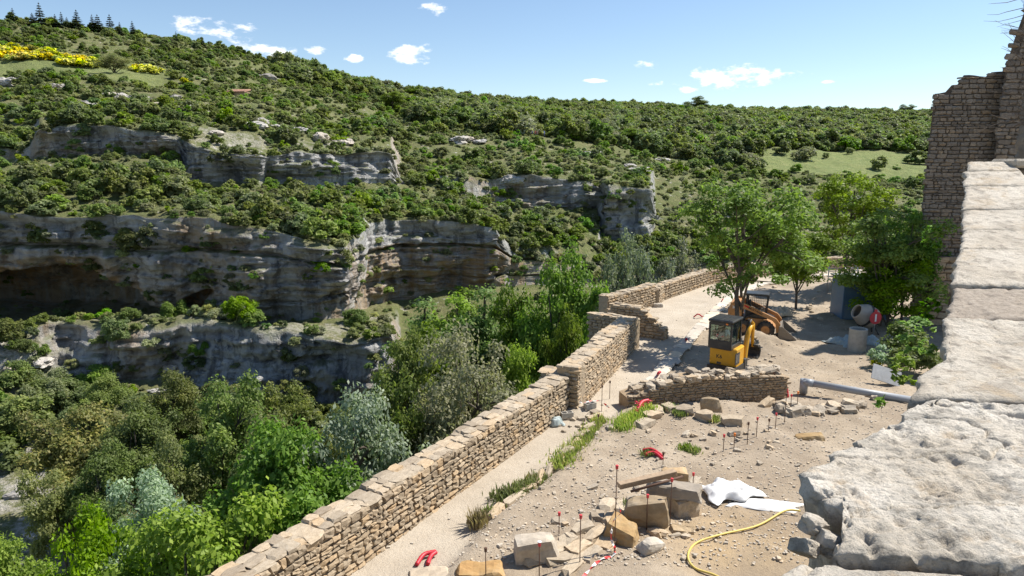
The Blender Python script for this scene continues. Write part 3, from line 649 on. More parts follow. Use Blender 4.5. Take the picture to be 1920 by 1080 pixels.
# pale rock outcrops breaking through the slopes
def boulder_mesh(seed):
    bm = bmesh.new(); bmesh.ops.create_icosphere(bm, subdivisions=4, radius=1); c2 = np.array([v.co[:] for v in bm.verts])
    d2 = .45 * np.round(fbm(c2 * 1.1 + seed * 7, 83, 2) * 3) / 3 + .12 * fbm(c2 * np.array([2, 2, 6]) + seed, 84, 4, .6)
    for v_, q_ in zip(bm.verts, d2): v_.co *= 1 + q_
    return bm_mesh('outcrop', bm)
BLD = [boulder_mesh(k) for k in range(4)]; M_out = mat_stone('pale_limestone', ((.27, .26, .25), (.42, .405, .385), (.55, .53, .50)), 1.2, bstr=1, bdist=.1)
for m in BLD: m.materials.append(M_out)
OC = [(205, 178), (228, 182), (160, 196), (262, 190), (290, 196), (330, 186), (350, 200), (300, 212), (455, 228), (490, 232), (520, 240), (560, 246), (470, 236), (600, 262), (140, 225), (118, 162), (40, 150), (5, 158), (100, 165), (405, 250), (640, 268), (505, 150), (880, 262), (862, 264), (900, 266), (955, 340), (1110, 290), (1180, 312), (1195, 320), (1580, 375), (30, 690), (60, 720), (20, 760), (80, 680), (45, 810), (15, 850), (60, 1000), (35, 930), (320, 690), (300, 735), (1240, 300)]
for k, (u, v) in enumerate(OC):
    p = on_terrain(u, v); w = random.uniform(15, 28) * project(p)[2] / FPX
    lb = 'pale limestone outcrop near ' + min(MARKS, key=lambda q: (q[0] - u) ** 2 + (q[1] - v) ** 2 * 2.5)[2]
    tag(link('rock_outcrop', BLD[k % 4], None, None, p, (0, 0, random.uniform(0, 6.28)), (w, w * .6, w * random.uniform(.3, .45))), lb, 'rock', lb)
# yellow broom
brm = [shrub_mesh('broom_%d' % i, 600, 90 + i, .6, .2, 14, mat=L_broom) for i in range(2)]
bl = [(3 + 9 * k, 90 + 4 * math.sin(k * 1.7) + k * .9) for k in range(13)] + [(2 + 10 * k, 99 + 3 * math.sin(k * 2.3) + k * .7) for k in range(12)] + [(8 + 16 * k, 106 + 3 * math.sin(k)) for k in range(6)] + [(110 + 10 * k, 110 + 4 * math.sin(k * 2) + k * .8) for k in range(8)] + [(118 + 12 * k, 117 + k) for k in range(6)] + [(252, 128), (265, 131), (278, 132), (290, 134), (350, 152)]
for i, (u, v) in enumerate(bl):
    p = on_terrain(u, v + 5); s = random.uniform(1.6, 2.6) * (.6 if u == 350 else 1)
    lab = 'small lone yellow broom bush on the green slope' if u == 350 else ('yellow flowering broom bush past the olive tree' if u > 240 else 'yellow flowering broom bush in the bank above the field')
    tag(link('broom_bush', brm[i % 2], None, None, p, (0, 0, random.uniform(0, 6)), (s * 1.2, s * 1.2, s)), lab, 'bush', lab)
# vineyard rows
def vine_row(a, b, w, label, group):
    n = 24; cl = []
    for k in range(n):
        p = on_terrain(a[0] + (b[0]-a[0]) * k / (n-1), a[1] + (b[1]-a[1]) * k / (n-1)); cl.append((np.array(p) + np.array([0, 0, .6]), w))
    V, F_ = leaf_cloud(700, cl, .45, int(a[0] + a[1] * 7)); V -= cl[0][0]
    me = mesh_np('vine_row', V, F_); me.materials.append(L_vine); tag(link('vine_row', me, None, None, cl[0][0]), label, 'vines', group)
for k in range(4): vine_row((832 + 6*k, 222 + 6.5*k), (925 + 22*k, 230 + 5*k), .8, 'yellow-green row of vines beside the bright round tree', 'vine rows by the bright trees')
for k in range(3): vine_row((1208 + 5*k, 272 + 4*k), (1268 + 8*k, 281 + 3.5*k), .7, 'yellow-green row of vines below the silvery olive tree', 'vine rows below the olive')
# ruined hut with tiled roof on the slope
p = on_terrain(447, 178); sc_ = project(p)[2] / FPX; w_ = 36 * sc_; h_ = 5 * sc_
e = thing('stone_hut', 'small stone hut with terracotta tiled roof on the hillside', 'hut', p, -.15)
box('wall', (w_, w_ * .6, h_ + 1), (0, 0, h_ / 2 - .5), M_wall, e, .05)
rf = link('roof', box_mesh(w_ * 1.08, w_ * .7, .25, .04), M_tile, e, (0, 0, h_ + .25), (math.radians(14), 0, 0))
for k in range(12): tube('tile_row', [(-w_ * .5 + w_ * k / 11, -w_ * .35, .16), (-w_ * .5 + w_ * k / 11, w_ * .35, .16)], .12, M_tile, rf, 6)

# walkers on the far hillside
def person_mesh(name, shirt, legs, hair, stride):
    V = [(0, 0, .95), (0, 0, 1.2), (0, 0, 1.42), (0, 0, 1.53), (0, .01, 1.68), (.1, 0, .9), (.12, stride, .5), (.12, stride * .6 - .04, .08), (.12, stride * .6 + .12, .04),
         (-.1, 0, .9), (-.12, -stride * .4, .5), (-.12, -stride, .08), (-.12, -stride + .15, .04), (.19, 0, 1.4), (.25, -stride * .3, 1.15), (.24, .1, .92), (-.19, 0, 1.4), (-.25, stride * .3, 1.15), (-.24, .12, .95)]
    E = [(0, 1), (1, 2), (2, 3), (3, 4), (0, 5), (5, 6), (6, 7), (7, 8), (0, 9), (9, 10), (10, 11), (11, 12), (2, 13), (13, 14), (14, 15), (2, 16), (16, 17), (17, 18)]
    R = [.15, .15, .14, .06, .105, .09, .07, .05, .045, .09, .07, .05, .045, .065, .05, .038, .065, .05, .038]
    me = bpy.data.meshes.new(name); me.from_pydata(V, E, []); o = bpy.data.objects.new(name, me); COL.objects.link(o)
    sk = o.modifiers.new('s', 'SKIN')
    for i, r in enumerate(R): me.skin_vertices[0].data[i].radius = (r, r * .8); 
    me.skin_vertices[0].data[0].use_root = True; o.modifiers.new('d', 'SUBSURF').levels = 1
    dg = bpy.context.evaluated_depsgraph_get(); m2 = bpy.data.meshes.new_from_object(o.evaluated_get(dg)); bpy.data.objects.remove(o)
    for c in (shirt, legs, (.45, .28, .2), hair): m2.materials.append(mat_plain(name + '_cloth', c, .85))
    for pl in m2.polygons: z = pl.center.z; pl.material_index = 3 if z > 1.68 else 2 if z > 1.5 or (abs(pl.center.x) > .2 and z < 1.12) else 0 if z > .95 else 1
    return m2
for i, (u, sh, lg, lab) in enumerate([(998, (.1, .12, .2), (.05, .05, .08), 'walker in dark clothes on the hillside path below the vines'), (1003, (.45, .07, .08), (.06, .06, .1), 'walker in a red top on the hillside path'),
                                     (1007, (.5, .35, .3), (.1, .1, .15), 'walker in a pale pinkish top on the hillside path'), (1020, (.14, .2, .5), (.08, .09, .15), 'walker in a blue top standing apart from the group')]):
    p = on_terrain(u, 258); tag(link('person', person_mesh('walker%d' % i, sh, lg, (.05, .035, .025), .15 + .05 * i), None, None, p, (0, 0, 1.0 + i), (1.25, 1.25, 1.25)), lab, 'person')

# ------------------------------------------------------------------ terrace
PW = [gp(640, 1085), gp(1062, 775), gp(1188, 657)]                       # parapet foot, first stretch
dirA = (PW[1] - PW[0]).normalized(); A0 = PW[0] - dirA * 7.5
C0, C1 = gp(1180, 600) - Vector((1.2, 0, 0)), gp(1226, 573)
DP = smooth_path([gp(1224, 570), gp(1323, 536), gp(1372, 526), gp(1440, 517), gp(1540, 508), gp(1640, 503), gp(1800, 501)], 6)
edge_line = [(A0.x, A0.y), (PW[1].x, PW[1].y), (PW[2].x, PW[2].y), (C0.x, C0.y), (C1.x, C1.y)] + [(p.x, p.y) for p in DP] + [(60, DP[-1].y)]
ex = np.array(edge_line)
def inside(X, Y):                                                       # right of / in front of the parapet line
    # signed by x for the early stretch, by y for the far bend
    xe = np.interp(Y, ex[:5, 1], ex[:5, 0]); ok = X > xe - .25
    yf = np.interp(X, ex[4:, 0], ex[4:, 1]); return ok & (Y < yf + .25) | (X > xe - .25) & (Y < ex[4, 1])
kerb = [gp(1192, 752), gp(1237, 700), gp(1290, 640), gp(1334, 592), gp(1372, 556), gp(1425, 534), gp(1500, 522), gp(1580, 514)]
kx = np.array([(p.x, p.y) for p in kerb]); step_ = np.array([(gp(u, v).x, gp(u, v).y) for u, v in [(820, 1085), (905, 985), (1040, 885), (1130, 792), (1165, 770)]])
gx = np.arange(-9, 42, .17); gy = np.arange(3, 60, .17); X, Y = np.meshgrid(gx, gy, indexing='ij')
P3 = np.stack([X, Y, X * 0], -1)
right_of_kerb = X > np.interp(Y, kx[:, 1], kx[:, 0]) ; far_k = Y > kx[-1, 1]
dirt = np.where(Y < kx[0, 1], np.clip((X - np.interp(Y, step_[:, 1], step_[:, 0])) / .35, 0, 1) * 1.0, np.where(right_of_kerb & ~far_k, 1.0, 0.0))
right_of_step = np.clip((X - np.interp(Y, step_[:, 1], step_[:, 0])) / .35, 0, 1) * (Y < step_[-1, 1] + .5)
Z = .02 * fbm(P3 * .6, 41, 3)
Z += dirt * (.075 * fbm(P3 * .7, 42, 4) + .035 * fbm(P3 * 2.6, 43, 3)) - .03 * dirt
Z += right_of_step * .22
def mound(c, r, h, sx=1.0):
    d = np.sqrt(((X - c.x) / sx) ** 2 + (Y - c.y) ** 2) / r; return h * np.clip(1 - d, 0, 1) ** 1.3
Z += mound(gp(1420, 652), 1.7, .75, 1.3) * (1 + .3 * fbm(P3 * 2, 44, 3)) + mound(gp(1575, 545), 2.2, .8) + mound(gp(1085, 770), 1.0, .3) + mound(gp(1540, 556), 1.6, .35)
sandy = np.clip(1 - np.hypot((X - gp(1400, 1030).x) / 2.6, (Y - gp(1400, 1030).y) / 2.4), 0, 1)
keep = inside(X, Y)
idx = np.arange(X.size).reshape(X.shape); Fq = np.stack([idx[:-1, :-1], idx[1:, :-1], idx[1:, 1:], idx[:-1, 1:]], -1).reshape(-1, 4)
kf = keep.reshape(-1)[Fq].all(1); Fq = Fq[kf]; used = np.unique(Fq); remap = np.full(X.size, -1); remap[used] = np.arange(len(used))
gme = mesh_np('terrace_ground', np.stack([X, Y, Z], -1).reshape(-1, 3)[used], remap[Fq], True)
for nm, arr in (('dirt', dirt), ('sand', sandy)):
    a = gme.attributes.new(nm, 'FLOAT', 'POINT'); a.data.foreach_set('value', arr.reshape(-1)[used].astype(np.float32))
def ground_z(x, y):
    i = int(np.clip(round((x + 9) / .17), 0, len(gx) - 1)); j = int(np.clip(round((y - 3) / .17), 0, len(gy) - 1)); return float(Z[i, j])
def G(u, v, dz=0.0):
    p = gp(u, v); p = gp(u, v, ground_z(p.x, p.y)); p.z = ground_z(p.x, p.y) + dz; return p
t = NT('terrace_earth'); co = t.coords('World')
n1 = t.noise(co, .7, 7, .65); n2 = t.noise(co, 9, 6, .7); n3 = t.noise(co, 40, 3, .7)
pathc = t.ramp(n1, [(.3, (.40, .335, .255)), (.55, (.475, .405, .315)), (.75, (.52, .455, .365))])
pathc = t.mix(t.ramp(n2, [(.5, 0), (.8, .4)]), pathc, (.36, .31, .25))
dirtc = t.ramp(n1, [(.28, (.27, .205, .14)), (.5, (.37, .295, .21)), (.72, (.46, .38, .285))])
dirtc = t.mix(t.ramp(n2, [(.48, 0), (.75, .6)]), dirtc, (.22, .18, .14)); dirtc = t.mix(t.ramp(n3, [(.62, 0), (.7, .7)]), dirtc, (.54, .49, .42))
dirtc = t.mix(t.math('MULTIPLY', t.ramp(attr(t, 'sand'), [(.1, 0), (.6, 1)]), t.ramp(n1, [(.35, .3), (.6, 1)])), dirtc, (.43, .31, .175))
n4 = t.noise(co, .22, 5, .6); dirtc = t.mix(t.ramp(n4, [(.45, 0), (.65, .6)]), dirtc, (.25, .195, .14)); pathc = t.mix(t.ramp(t.noise(co, .4, 6, .65, .6), [(.5, 0), (.68, .5)]), pathc, (.33, .275, .21))
t.bsdf(t.mix(attr(t, 'dirt'), pathc, dirtc), .95, t.math('ADD', n2, t.math('MULTIPLY', n3, .6)), .8, .05); M_ground = t.m
grd = link('terrace_ground', gme, M_ground); grd['kind'] = 'structure'
# rock face of the terrace falling into the gorge
V = []; nE = len(edge_line)
for x, y in edge_line:
    for k, z in enumerate((-.12, -1.5, -4, -9, -22)): V.append((x - .15 - [0, .1, .6, 2.2, 5][k], y + [0, .05, .3, 1.0, 2.5][k], z))
Fk = [(i*5+k, (i+1)*5+k, (i+1)*5+k+1, i*5+k+1) for i in range(nE-1) for k in range(4)]
fm = faces_mesh('terrace_rock_face', V, Fk, False); r_ = link('terrace_rock_face', fm, M_terr); r_['kind'] = 'structure'

# ------------------------------------------------------------------ masonry
def stone_mesh(seed, rough=.14):
    r = np.random.default_rng(seed); bm = bmesh.new(); bmesh.ops.create_cube(bm, size=1); bmesh.ops.subdivide_edges(bm, edges=bm.edges[:], cuts=1, use_grid_fill=True)
    for v in bm.verts:
        k = sum(abs(c) > .4 for c in v.co); v.co *= {3: .84, 2: .95, 1: 1.03}.get(k, 1); v.co += Vector(r.normal(0, rough * .45, 3))
    return bm_mesh('stone', bm)
STN = [stone_mesh(s) for s in range(20)]; STNP = [(np.array([v.co[:] for v in m.vertices]), np.array([p.vertices[:] for p in m.polygons])) for m in STN]
def stone_set(mat):
    out = []
    for m in STN: c = m.copy(); c.materials.append(mat); out.append(c)
    return out
M_brown = mat_stone('brown_wall_stone', ((.27, .21, .145), (.38, .30, .21), (.47, .38, .275)), 4)
S_pale, S_brown = stone_set(mat_stone('pale_edging', ((.48, .43, .36), (.58, .53, .46), (.66, .62, .55)), 4)), stone_set(M_brown)
S_wall, S_cap, S_ruin, S_rub = stone_set(M_wall), stone_set(M_cap), stone_set(M_ruin), stone_set(M_rubble)
def place_stones(parent, items, pool, mat, limit, stuff_name):
    """items: (matrix, apparent size). The largest become single stones, the others one joined part"""
    items.sort(key=lambda q: -q[1]); VV, FF, off = [], [], 0
    for i, (mtx, _) in enumerate(items):
        k = i % len(pool)
        if i < limit:
            o = bpy.data.objects.new('stone', pool[k]); COL.objects.link(o); o.parent = parent; o.matrix_local = mtx
        else:
            v, f = STNP[k]; mm = np.array(mtx); VV.append(v @ mm[:3, :3].T + mm[:3, 3]); FF.append(f + off); off += len(v)
    if VV:
        me = mesh_np(stuff_name, np.concatenate(VV), np.concatenate(FF)); o = link(stuff_name, me, mat, parent); o['kind'] = 'stuff'
def wall_core(name, path, th, hfun, mat, parent, side=1, z0=-.4, back=None):
    """solid core following path (inner face), thickness th to the outside, jagged top"""
    V, F_ = [], []; P = [Vector(p) for p in path]; n = len(P)
    for i, p in enumerate(P):
        d = (P[min(i+1, n-1)] - P[max(i-1, 0)]); d.z = 0; d.normalize(); out = Vector((-d.y, d.x, 0)) * side; h = hfun(i / (n-1))
        bk = Vector(back) if back else out * th
        for q, z in ((p, z0), (p, h), (p + bk, h), (p + bk, z0 - 1.2)): V.append((q.x, q.y, z))
    for i in range(n-1):
        for k in range(4): F_.append((i*4+k, i*4+(k+1) % 4, (i+1)*4+(k+1) % 4, (i+1)*4+k))
    F_.append((0, 1, 2, 3)); F_.append(tuple((n-1)*4+k for k in (3, 2, 1, 0)))
    me = faces_mesh(name, V, F_, False); bm = bmesh.new(); bm.from_mesh(me); bmesh.ops.recalc_face_normals(bm, faces=bm.faces[:]); bm.to_mesh(me); bm.free()
    return link(name, me, mat, parent)
def resample(path, step):
    P = [Vector(p) for p in path]; out = [P[0]]
    for a, b in zip(P, P[1:]):
        n = max(1, int((b - a).length / step)); out += [a + (b - a) * k / n for k in range(1, n + 1)]
    return out
def masonry_wall(name, label, path, th, H, side, pool, mat, core_mat, limit, ch=(.10, .17), cl=(.16, .42), caps=True, cap_pool=None, both=False, hvar=.06, prot=.05, cap_h=.085, back=None):
    """path runs along the seen face at ground level; the origin of the thing is the path's first point"""
    o0 = Vector(path[0]); e = thing(name, label, 'wall', o0); L = [Vector(p) - o0 for p in path]; pr = resample(L, .25)
    seg = [0]; 
    for a, b in zip(pr, pr[1:]): seg.append(seg[-1] + (b - a).length)
    tot = seg[-1]; sx = np.array(seg); PX = np.array([p[:] for p in pr])
    hf = (H if callable(H) else (lambda t: H)); hh = lambda t: hf(t) + hvar * float(vnoise(np.array([t * tot * 1.3, o0.x, 0.5]), 3))
    wall_core('core', pr, th, lambda t: hh(t) - .05, core_mat, e, side, back=back)
    def pos(s): return Vector([np.interp(s, sx, PX[:, c]) for c in range(3)])
    items = []
    for face in ((0, 1) if both else (0,)):
        z = -.05
        while z < max(hf(k / 10) for k in range(11)) + .02:
            h = random.uniform(*ch); s = random.uniform(-.1, .1)
            while s < tot:
                l = random.uniform(*cl) * (1.25 if random.random() < .12 else 1); sm = s + l / 2; t_ = min(max(sm / tot, 0), 1)
                if z + h < hh(t_) + .03 and sm < tot:
                    a = pos(max(sm - .2, 0)); b = pos(min(sm + .2, tot)); d = (b - a).normalized(); out = Vector((-d.y, d.x, 0)) * side
                    c = pos(sm) + Vector((0, 0, z + h / 2 + random.uniform(-.012, .012))) + (out * (.075 - prot) if face == 0 else out * (th - .075 + prot))
                    hs = h * random.uniform(.78, 1.02)
                    m = Matrix.Translation(c) @ Matrix((( d.x, out.x, 0, 0), (d.y, out.y, 0, 0), (0, 0, 1, 0), (0, 0, 0, 1))) @ Matrix.Rotation(random.uniform(-.07, .07), 4, 'Y') @ Matrix.Diagonal((l * .93, .2, hs * .93, 1))
                    items.append((m, l * h / max(6, (c + o0).y) ** 2))
                s += l
            z += h
    place_stones(e, items, pool, mat, limit, 'stone_courses')
    if caps:
        s = 0
        while s < tot:
            l = random.uniform(.16, .48); sm = min(s + l / 2, tot); a = pos(max(sm - .2, 0)); b = pos(min(sm + .2, tot)); d = (b - a).normalized(); out = Vector((-d.y, d.x, 0)) * side
            rows_ = [(.27, th * .6), (.78, th * .55)] if random.random() < .45 else [(.2, th * .4), (.52, th * .4), (.86, th * .36)]
            for off_, w in rows_:
                c = pos(sm) + out * th * off_ + Vector((0, 0, hh(min(sm / tot, 1)) - .02 + random.uniform(-.035, .03)))
                m = Matrix.Translation(c) @ Matrix(((d.x, out.x, 0, 0), (d.y, out.y, 0, 0), (0, 0, 1, 0), (0, 0, 0, 1))) @ Matrix.Rotation(random.uniform(-.12, .12), 4, 'Z') @ Matrix.Diagonal((l * 1.04, w * 1.1, cap_h * random.uniform(.7, 1.5), 1))
                o = bpy.data.objects.new('coping_stone', random.choice(cap_pool)); COL.objects.link(o); o.parent = e; o.matrix_local = m
            s += l
    return e
LIFT = Vector((0, 0, 0))
pA = [A0, PW[1]]
masonry_wall('parapet_wall', 'long straight dry-stone parapet between the earth path and the gorge, pale coping on top', pA, .62, 1.25, 1, S_wall, M_wall, M_mortar, 300, ch=(.085, .2), cl=(.12, .34), cap_pool=S_cap, prot=.045)
bt = PW[1] + dirA * .25
pB = [PW[1] + dirA * .1 + Vector((.28, -.05, 0)), PW[2]]
masonry_wall('parapet_wall', 'stepped stone parapet between the broken buttress and the projecting bay', pB, .7, lambda t: 1.55 - .1 * t, 1, S_wall, M_wall, M_mortar, 140, cap_pool=S_cap)
masonry_wall('wall_buttress', 'broken stone buttress where two stretches of parapet meet', [bt + Vector((.25, -.2, 0)), bt + Vector((-.9, .35, 0))], .7, lambda t: 1.5 - .25 * t, -1, S_wall, M_wall, M_mortar, 0, cap_pool=S_cap, hvar=.15)
nB = Vector((-dirA.y, dirA.x, 0))
masonry_wall('bay_wall', 'short cross wall closing the near side of the projecting bay', [PW[2] + Vector((0, -.05, 0)), PW[2] + nB * 2.3 + dirA * .3], .5, 1.4, -1, S_wall, M_wall, M_mortar, 0, cap_pool=S_cap)
masonry_wall('bay_wall', 'broken stub of wall with stepped end on the far side of the bay', [PW[2] + dirA * 2.0 + Vector((.75, 0, 0)), PW[2] + nB * 2.1 + dirA * 2.4], .5, lambda t: .45 + 1.0 * min(1, t * 2.2), -1, S_wall, M_wall, M_mortar, 0, cap_pool=S_cap, both=True)
masonry_wall('parapet_wall', 'smooth-topped stone parapet beyond the projecting bay', [C0, C1], .55, 1.25, 1, S_wall, M_wall, M_mortar, 90, cap_pool=S_cap)
masonry_wall('parapet_wall', 'low curved stone parapet at the far bend of the path', [C1 + Vector((.25, .1, 0))] + DP[1:], .5, 1.0, 1, S_wall, M_wall, M_mortar, 60, ch=(.13, .22), cl=(.25, .55), cap_pool=S_cap)
# kerb of flat pale slabs between path and dirt
kp = resample(kerb, .7); ke = thing('path_kerb', 'line of flat pale edging slabs between the path and the dirt', 'kerb', kp[0])
for a, b in zip(kp, kp[1:]):
    c = (a + b) / 2 - kp[0]; d = (b - a); o = bpy.data.objects.new('slab', random.choice(S_pale)); COL.objects.link(o); o.parent = ke
    o.location = (c.x, c.y, .03); o.rotation_euler = (0, 0, math.atan2(d.y, d.x) + random.uniform(-.04, .04)); o.scale = (d.length * 1.08, random.uniform(.55, .66), .13)
# broken wall across the dirt
ra, rb = gp(1178, 772), gp(1474, 752)
masonry_wall('broken_wall', 'broken low stone wall across the dirt with rubble heaped on top', [ra, (ra + rb) / 2 + Vector((0, .15, 0)), rb], .85, lambda t: .42 + .58 * math.sin(min(1, t * 1.9 + .12) * 1.5) - .1 * max(0, t - .85) * 4, 1, S_brown, M_brown, mat_stone('brown_mortar', ((.25, .195, .135), (.34, .27, .19), (.41, .33, .24)), 8, bstr=1), 260, ch=(.05, .12), cl=(.10, .34), caps=False, prot=.03)
def rubble(n, cfun, sr, label, group, pool=S_rub, name='rubble_stone'):
    for _ in range(n):
        p = cfun(); s = random.uniform(*sr)
        o = link(name, random.choice(pool), None, None, p + Vector((0, 0, s * .16)), (random.uniform(-.3, .3), random.uniform(-.3, .3), random.uniform(0, 6.28)), (s * random.uniform(.9, 1.6), s * random.uniform(.7, 1.1), s * random.uniform(.4, .75)))
        tag(o, label, 'stone', group)
def on_broken():
    t_ = random.uniform(.03, .97); p = ra.lerp(rb, t_) + Vector((0, random.uniform(.05, .8), 0)); p.z = .38 + .58 * math.sin(min(1, t_ * 1.9 + .12) * 1.5) - .03 + random.uniform(0, .08); return p
rubble(110, on_broken, (.13, .30), 'loose rubble stone heaped on the broken low wall', 'rubble on the broken wall')
def near_pix(us_, vs_): return lambda: G(random.uniform(*us_), random.uniform(*vs_))
def arc():
    t_ = random.random(); return G(1430 + 215 * t_ + random.uniform(-8, 8), 758 + 22 * math.sin(t_ * 3) + random.uniform(-10, 8) - 12 * t_)
rubble(45, arc, (.2, .5), 'flat rubble stone in the curved row behind the broken wall', 'curved row of rubble', random.choice([S_rub]))
rubble(28, lambda: G(1290 + random.gauss(60, 60), 850 + random.gauss(-20, 35)), (.08, .24), 'small pale stone scattered among the survey stakes', 'stones among the stakes')
rubble(24, lambda: G(1180 + random.gauss(0, 90), 985 + random.gauss(0, 45)), (.08, .26), 'small pale stone lying around the big cut blocks', 'stones around the blocks')
rubble(30, near_pix((1040, 1130), (770, 815)), (.1, .25), 'small stone in the spoil at the foot of the parapet', 'stones at the parapet foot')
rubble(34, lambda: G(1418 + random.gauss(0, 26), 648 + random.gauss(0, 10)), (.06, .16), 'small stone on the spoil heap beside the loader', 'stones on the spoil heap')
rubble(26, near_pix((1450, 1590), (535, 600)), (.1, .3), 'small stone on the trodden dirt beyond the loader', 'stones beyond the loader')
# pebbles: uncountable
pv, pf, off = [], [], 0
for k in range(15000):
    u = random.uniform(720, 1720); v = random.uniform(560, 1078); p = gp(u, v)
    if not inside(np.array(p.x), np.array(p.y)) : continue
    iz = int(np.clip(round((p.x + 9) / .17), 0, len(gx)-1)); jz = int(np.clip(round((p.y - 3) / .17), 0, len(gy)-1))
    if dirt[iz, jz] < .5 and random.random() < .93 or right_of_step[iz, jz] < .5 and p.y < kx[0, 1] and random.random() < .7: continue
    s = (.012 + .045 * random.random() ** 2.5) * (1.6 if random.random() < .05 else 1); v_, f_ = STNP[k % 20]; a = random.uniform(0, 6.28); ca, sa = math.cos(a), math.sin(a)
    vv = v_ * np.array([s * 1.3, s, s * .7]); vv = np.stack([vv[:, 0]*ca - vv[:, 1]*sa, vv[:, 0]*sa + vv[:, 1]*ca, vv[:, 2]], 1)
    pv.append(vv + np.array([p.x, p.y, ground_z(p.x, p.y) + s * .15])); pf.append(f_ + off); off += len(v_)
o = link('pebbles', mesh_np('pebbles', np.concatenate(pv), np.concatenate(pf)), mat_stone('pale_chips', ((.38, .33, .27), (.48, .43, .36), (.60, .55, .48)), 6)); o['kind'] = 'stuff'; tag(o, 'pale pebbles and stone chips strewn over the dirt', 'pebbles')

# low footing of pale masonry around the excavated corner, and the rough stone line by the blocks
def footing(name, pts, w, h, label):
    e = thing(name, label, 'footing', pts[0]); pr = resample(pts, .55)
    for a, b in zip(pr, pr[1:]):
        d = b - a; n_ = Vector((-d.y, d.x, 0)).normalized(); k = max(1, round(w / .33))
        for j in range(k):
            c = (a + b) / 2 - pts[0] + n_ * (w * ((j + .5) / k - .5)) + d * random.uniform(-.25, .25); o = bpy.data.objects.new('stone', random.choice(S_cap)); COL.objects.link(o); o.parent = e
            o.location = (c.x, c.y, h * random.uniform(.1, .3)); o.rotation_euler = (random.uniform(-.12, .12), random.uniform(-.12, .12), math.atan2(d.y, d.x) + random.uniform(-.5, .5)); o.scale = (d.length * random.uniform(.7, 1.1), w / k * random.uniform(.8, 1.2), h * random.uniform(.6, 1.1))
footing('masonry_footing', [G(1205, 800), G(1238, 768), G(1300, 782), G(1385, 800)], .4, .28, 'pale mortared footing bending round the weedy corner')
footing('stone_alignment', [G(1000, 1075), G(1075, 1035), G(1135, 985), G(1170, 950)], .95, .3, 'rough pale stone footing running past the survey stakes to the blocks')
footing('stone_edge', [G(905, 985), G(975, 935), G(1042, 880), G(1100, 815), G(1132, 790)], .18, .3, 'thin edging of ochre stones along the weedy step')

# big cut blocks
def block(label, pts_base, h, mat, tilt=(0, 0, 0), name='stone_block', seed=0, z=0.0, cut=.0):
    """irregular cut block from its footprint"""
    r = random.Random(seed); c = sum((Vector(p) for p in pts_base), Vector()) / len(pts_base); bm = bmesh.new()
    lo = [bm.verts.new((p[0]-c.x, p[1]-c.y, 0)) for p in pts_base]
    up = [bm.verts.new(((p[0]-c.x) * r.uniform(.72, 1.0), (p[1]-c.y) * r.uniform(.72, 1.0), h * r.uniform(.75, 1.12))) for p in pts_base]
    n = len(lo); bm.faces.new(lo[::-1]); bm.faces.new(up)
    for i in range(n): bm.faces.new((lo[i], lo[(i+1) % n], up[(i+1) % n], up[i]))
    bmesh.ops.triangulate(bm, faces=bm.faces[:]); bmesh.ops.subdivide_edges(bm, edges=bm.edges[:], cuts=5, use_grid_fill=True)
    bmesh.ops.recalc_face_normals(bm, faces=bm.faces[:]); bm.normal_update()
    bmesh.ops.smooth_vert(bm, verts=bm.verts[:], factor=.5, use_axis_x=True, use_axis_y=True, use_axis_z=True); bm.normal_update()
    co_ = np.array([v.co[:] for v in bm.verts]); d = .05 * fbm(co_ * 2.2 + seed * 9, 3, 5, .6) - .05 * np.clip(np.abs(fbm(co_ * 1.3 + seed, 6, 2)) - .45, 0, 1)
    for v, k in zip(bm.verts, d): v.co += v.normal * k
    o = link(name, bm_mesh(name, bm), mat, None, (c.x, c.y, c.z + z - .05), tilt); return tag(o, label, 'stone block')
def quad(c, l, w, a):
    d = Vector((math.cos(a), math.sin(a), 0)); n = Vector((-d.y, d.x, 0)); return [c - d*l/2 - n*w/2, c + d*l/2 - n*w/2, c + d*l/2 + n*w/2, c - d*l/2 + n*w/2]
block('pale grey cut block with three saw grooves standing alone among the stakes', quad(G(1003, 1040), .95, .5, .15), .58, M_blockg, (.12, -.1, 0), seed=1)
block('large brown upright slab, biggest of the block pile', quad(G(1212, 985), 1.05, .42, -.12), .78, M_block, (.1, .0, 0), seed=2)
block('ochre-topped rounded block leaning in front of the brown slab', quad(G(1163, 1005), .72, .55, -.45), .46, M_blocko, (.1, .15, 0), seed=3)
block('long pale grey slab lying across the top of the block pile', quad(G(1262, 966), 1.35, .5, -.18), .32, M_blockg, (0, .1, 0), seed=4, z=.5)
block('brown-ended block at the back of the pile', quad(G(1262, 925), .72, .45, -.2), .42, M_block, (0, .05, 0), seed=5, z=.3)
block('rough boulder supporting the grey slab', quad(G(1280, 966), .6, .55, .3), .5, M_rubble, seed=6)
block('pale faceted stone fragment lying alone in front of the pile', quad(G(1220, 1030), .58, .3, .55), .26, M_blockg, (.1, .25, 0), seed=7)
block('small flat tan block beside the pile', quad(G(1279, 996), .6, .3, -.1), .2, M_block, (0, .08, 0), seed=8)
block('wedge-shaped orange-brown stone lying on bare dirt', quad(G(1517, 825), .85, .42, -.1), .22, M_blocko, (0, -.08, 0), seed=9)
block('flat ochre slab lying at the end of the stone footing', quad(G(900, 1072), 1.0, .6, .1), .16, M_blocko, seed=10)
block('cream slab half buried at the end of the stone footing', quad(G(805, 1082), .9, .5, .1), .16, M_blockg, seed=11)
block('flat stone leaning on the broken low wall', quad(G(1333, 772), .75, .14, .05), .5, M_block, (-.15, 0, 0), seed=12)
block('white cut block on the path at the foot of the parapet', quad(gp(1232, 576), .6, .35, .1), .28, M_blockg, seed=13)
pt = G(1208, 976); b0 = pt + Vector((-.6, .0, .80)); b1 = pt + Vector((.8, .42, .93))
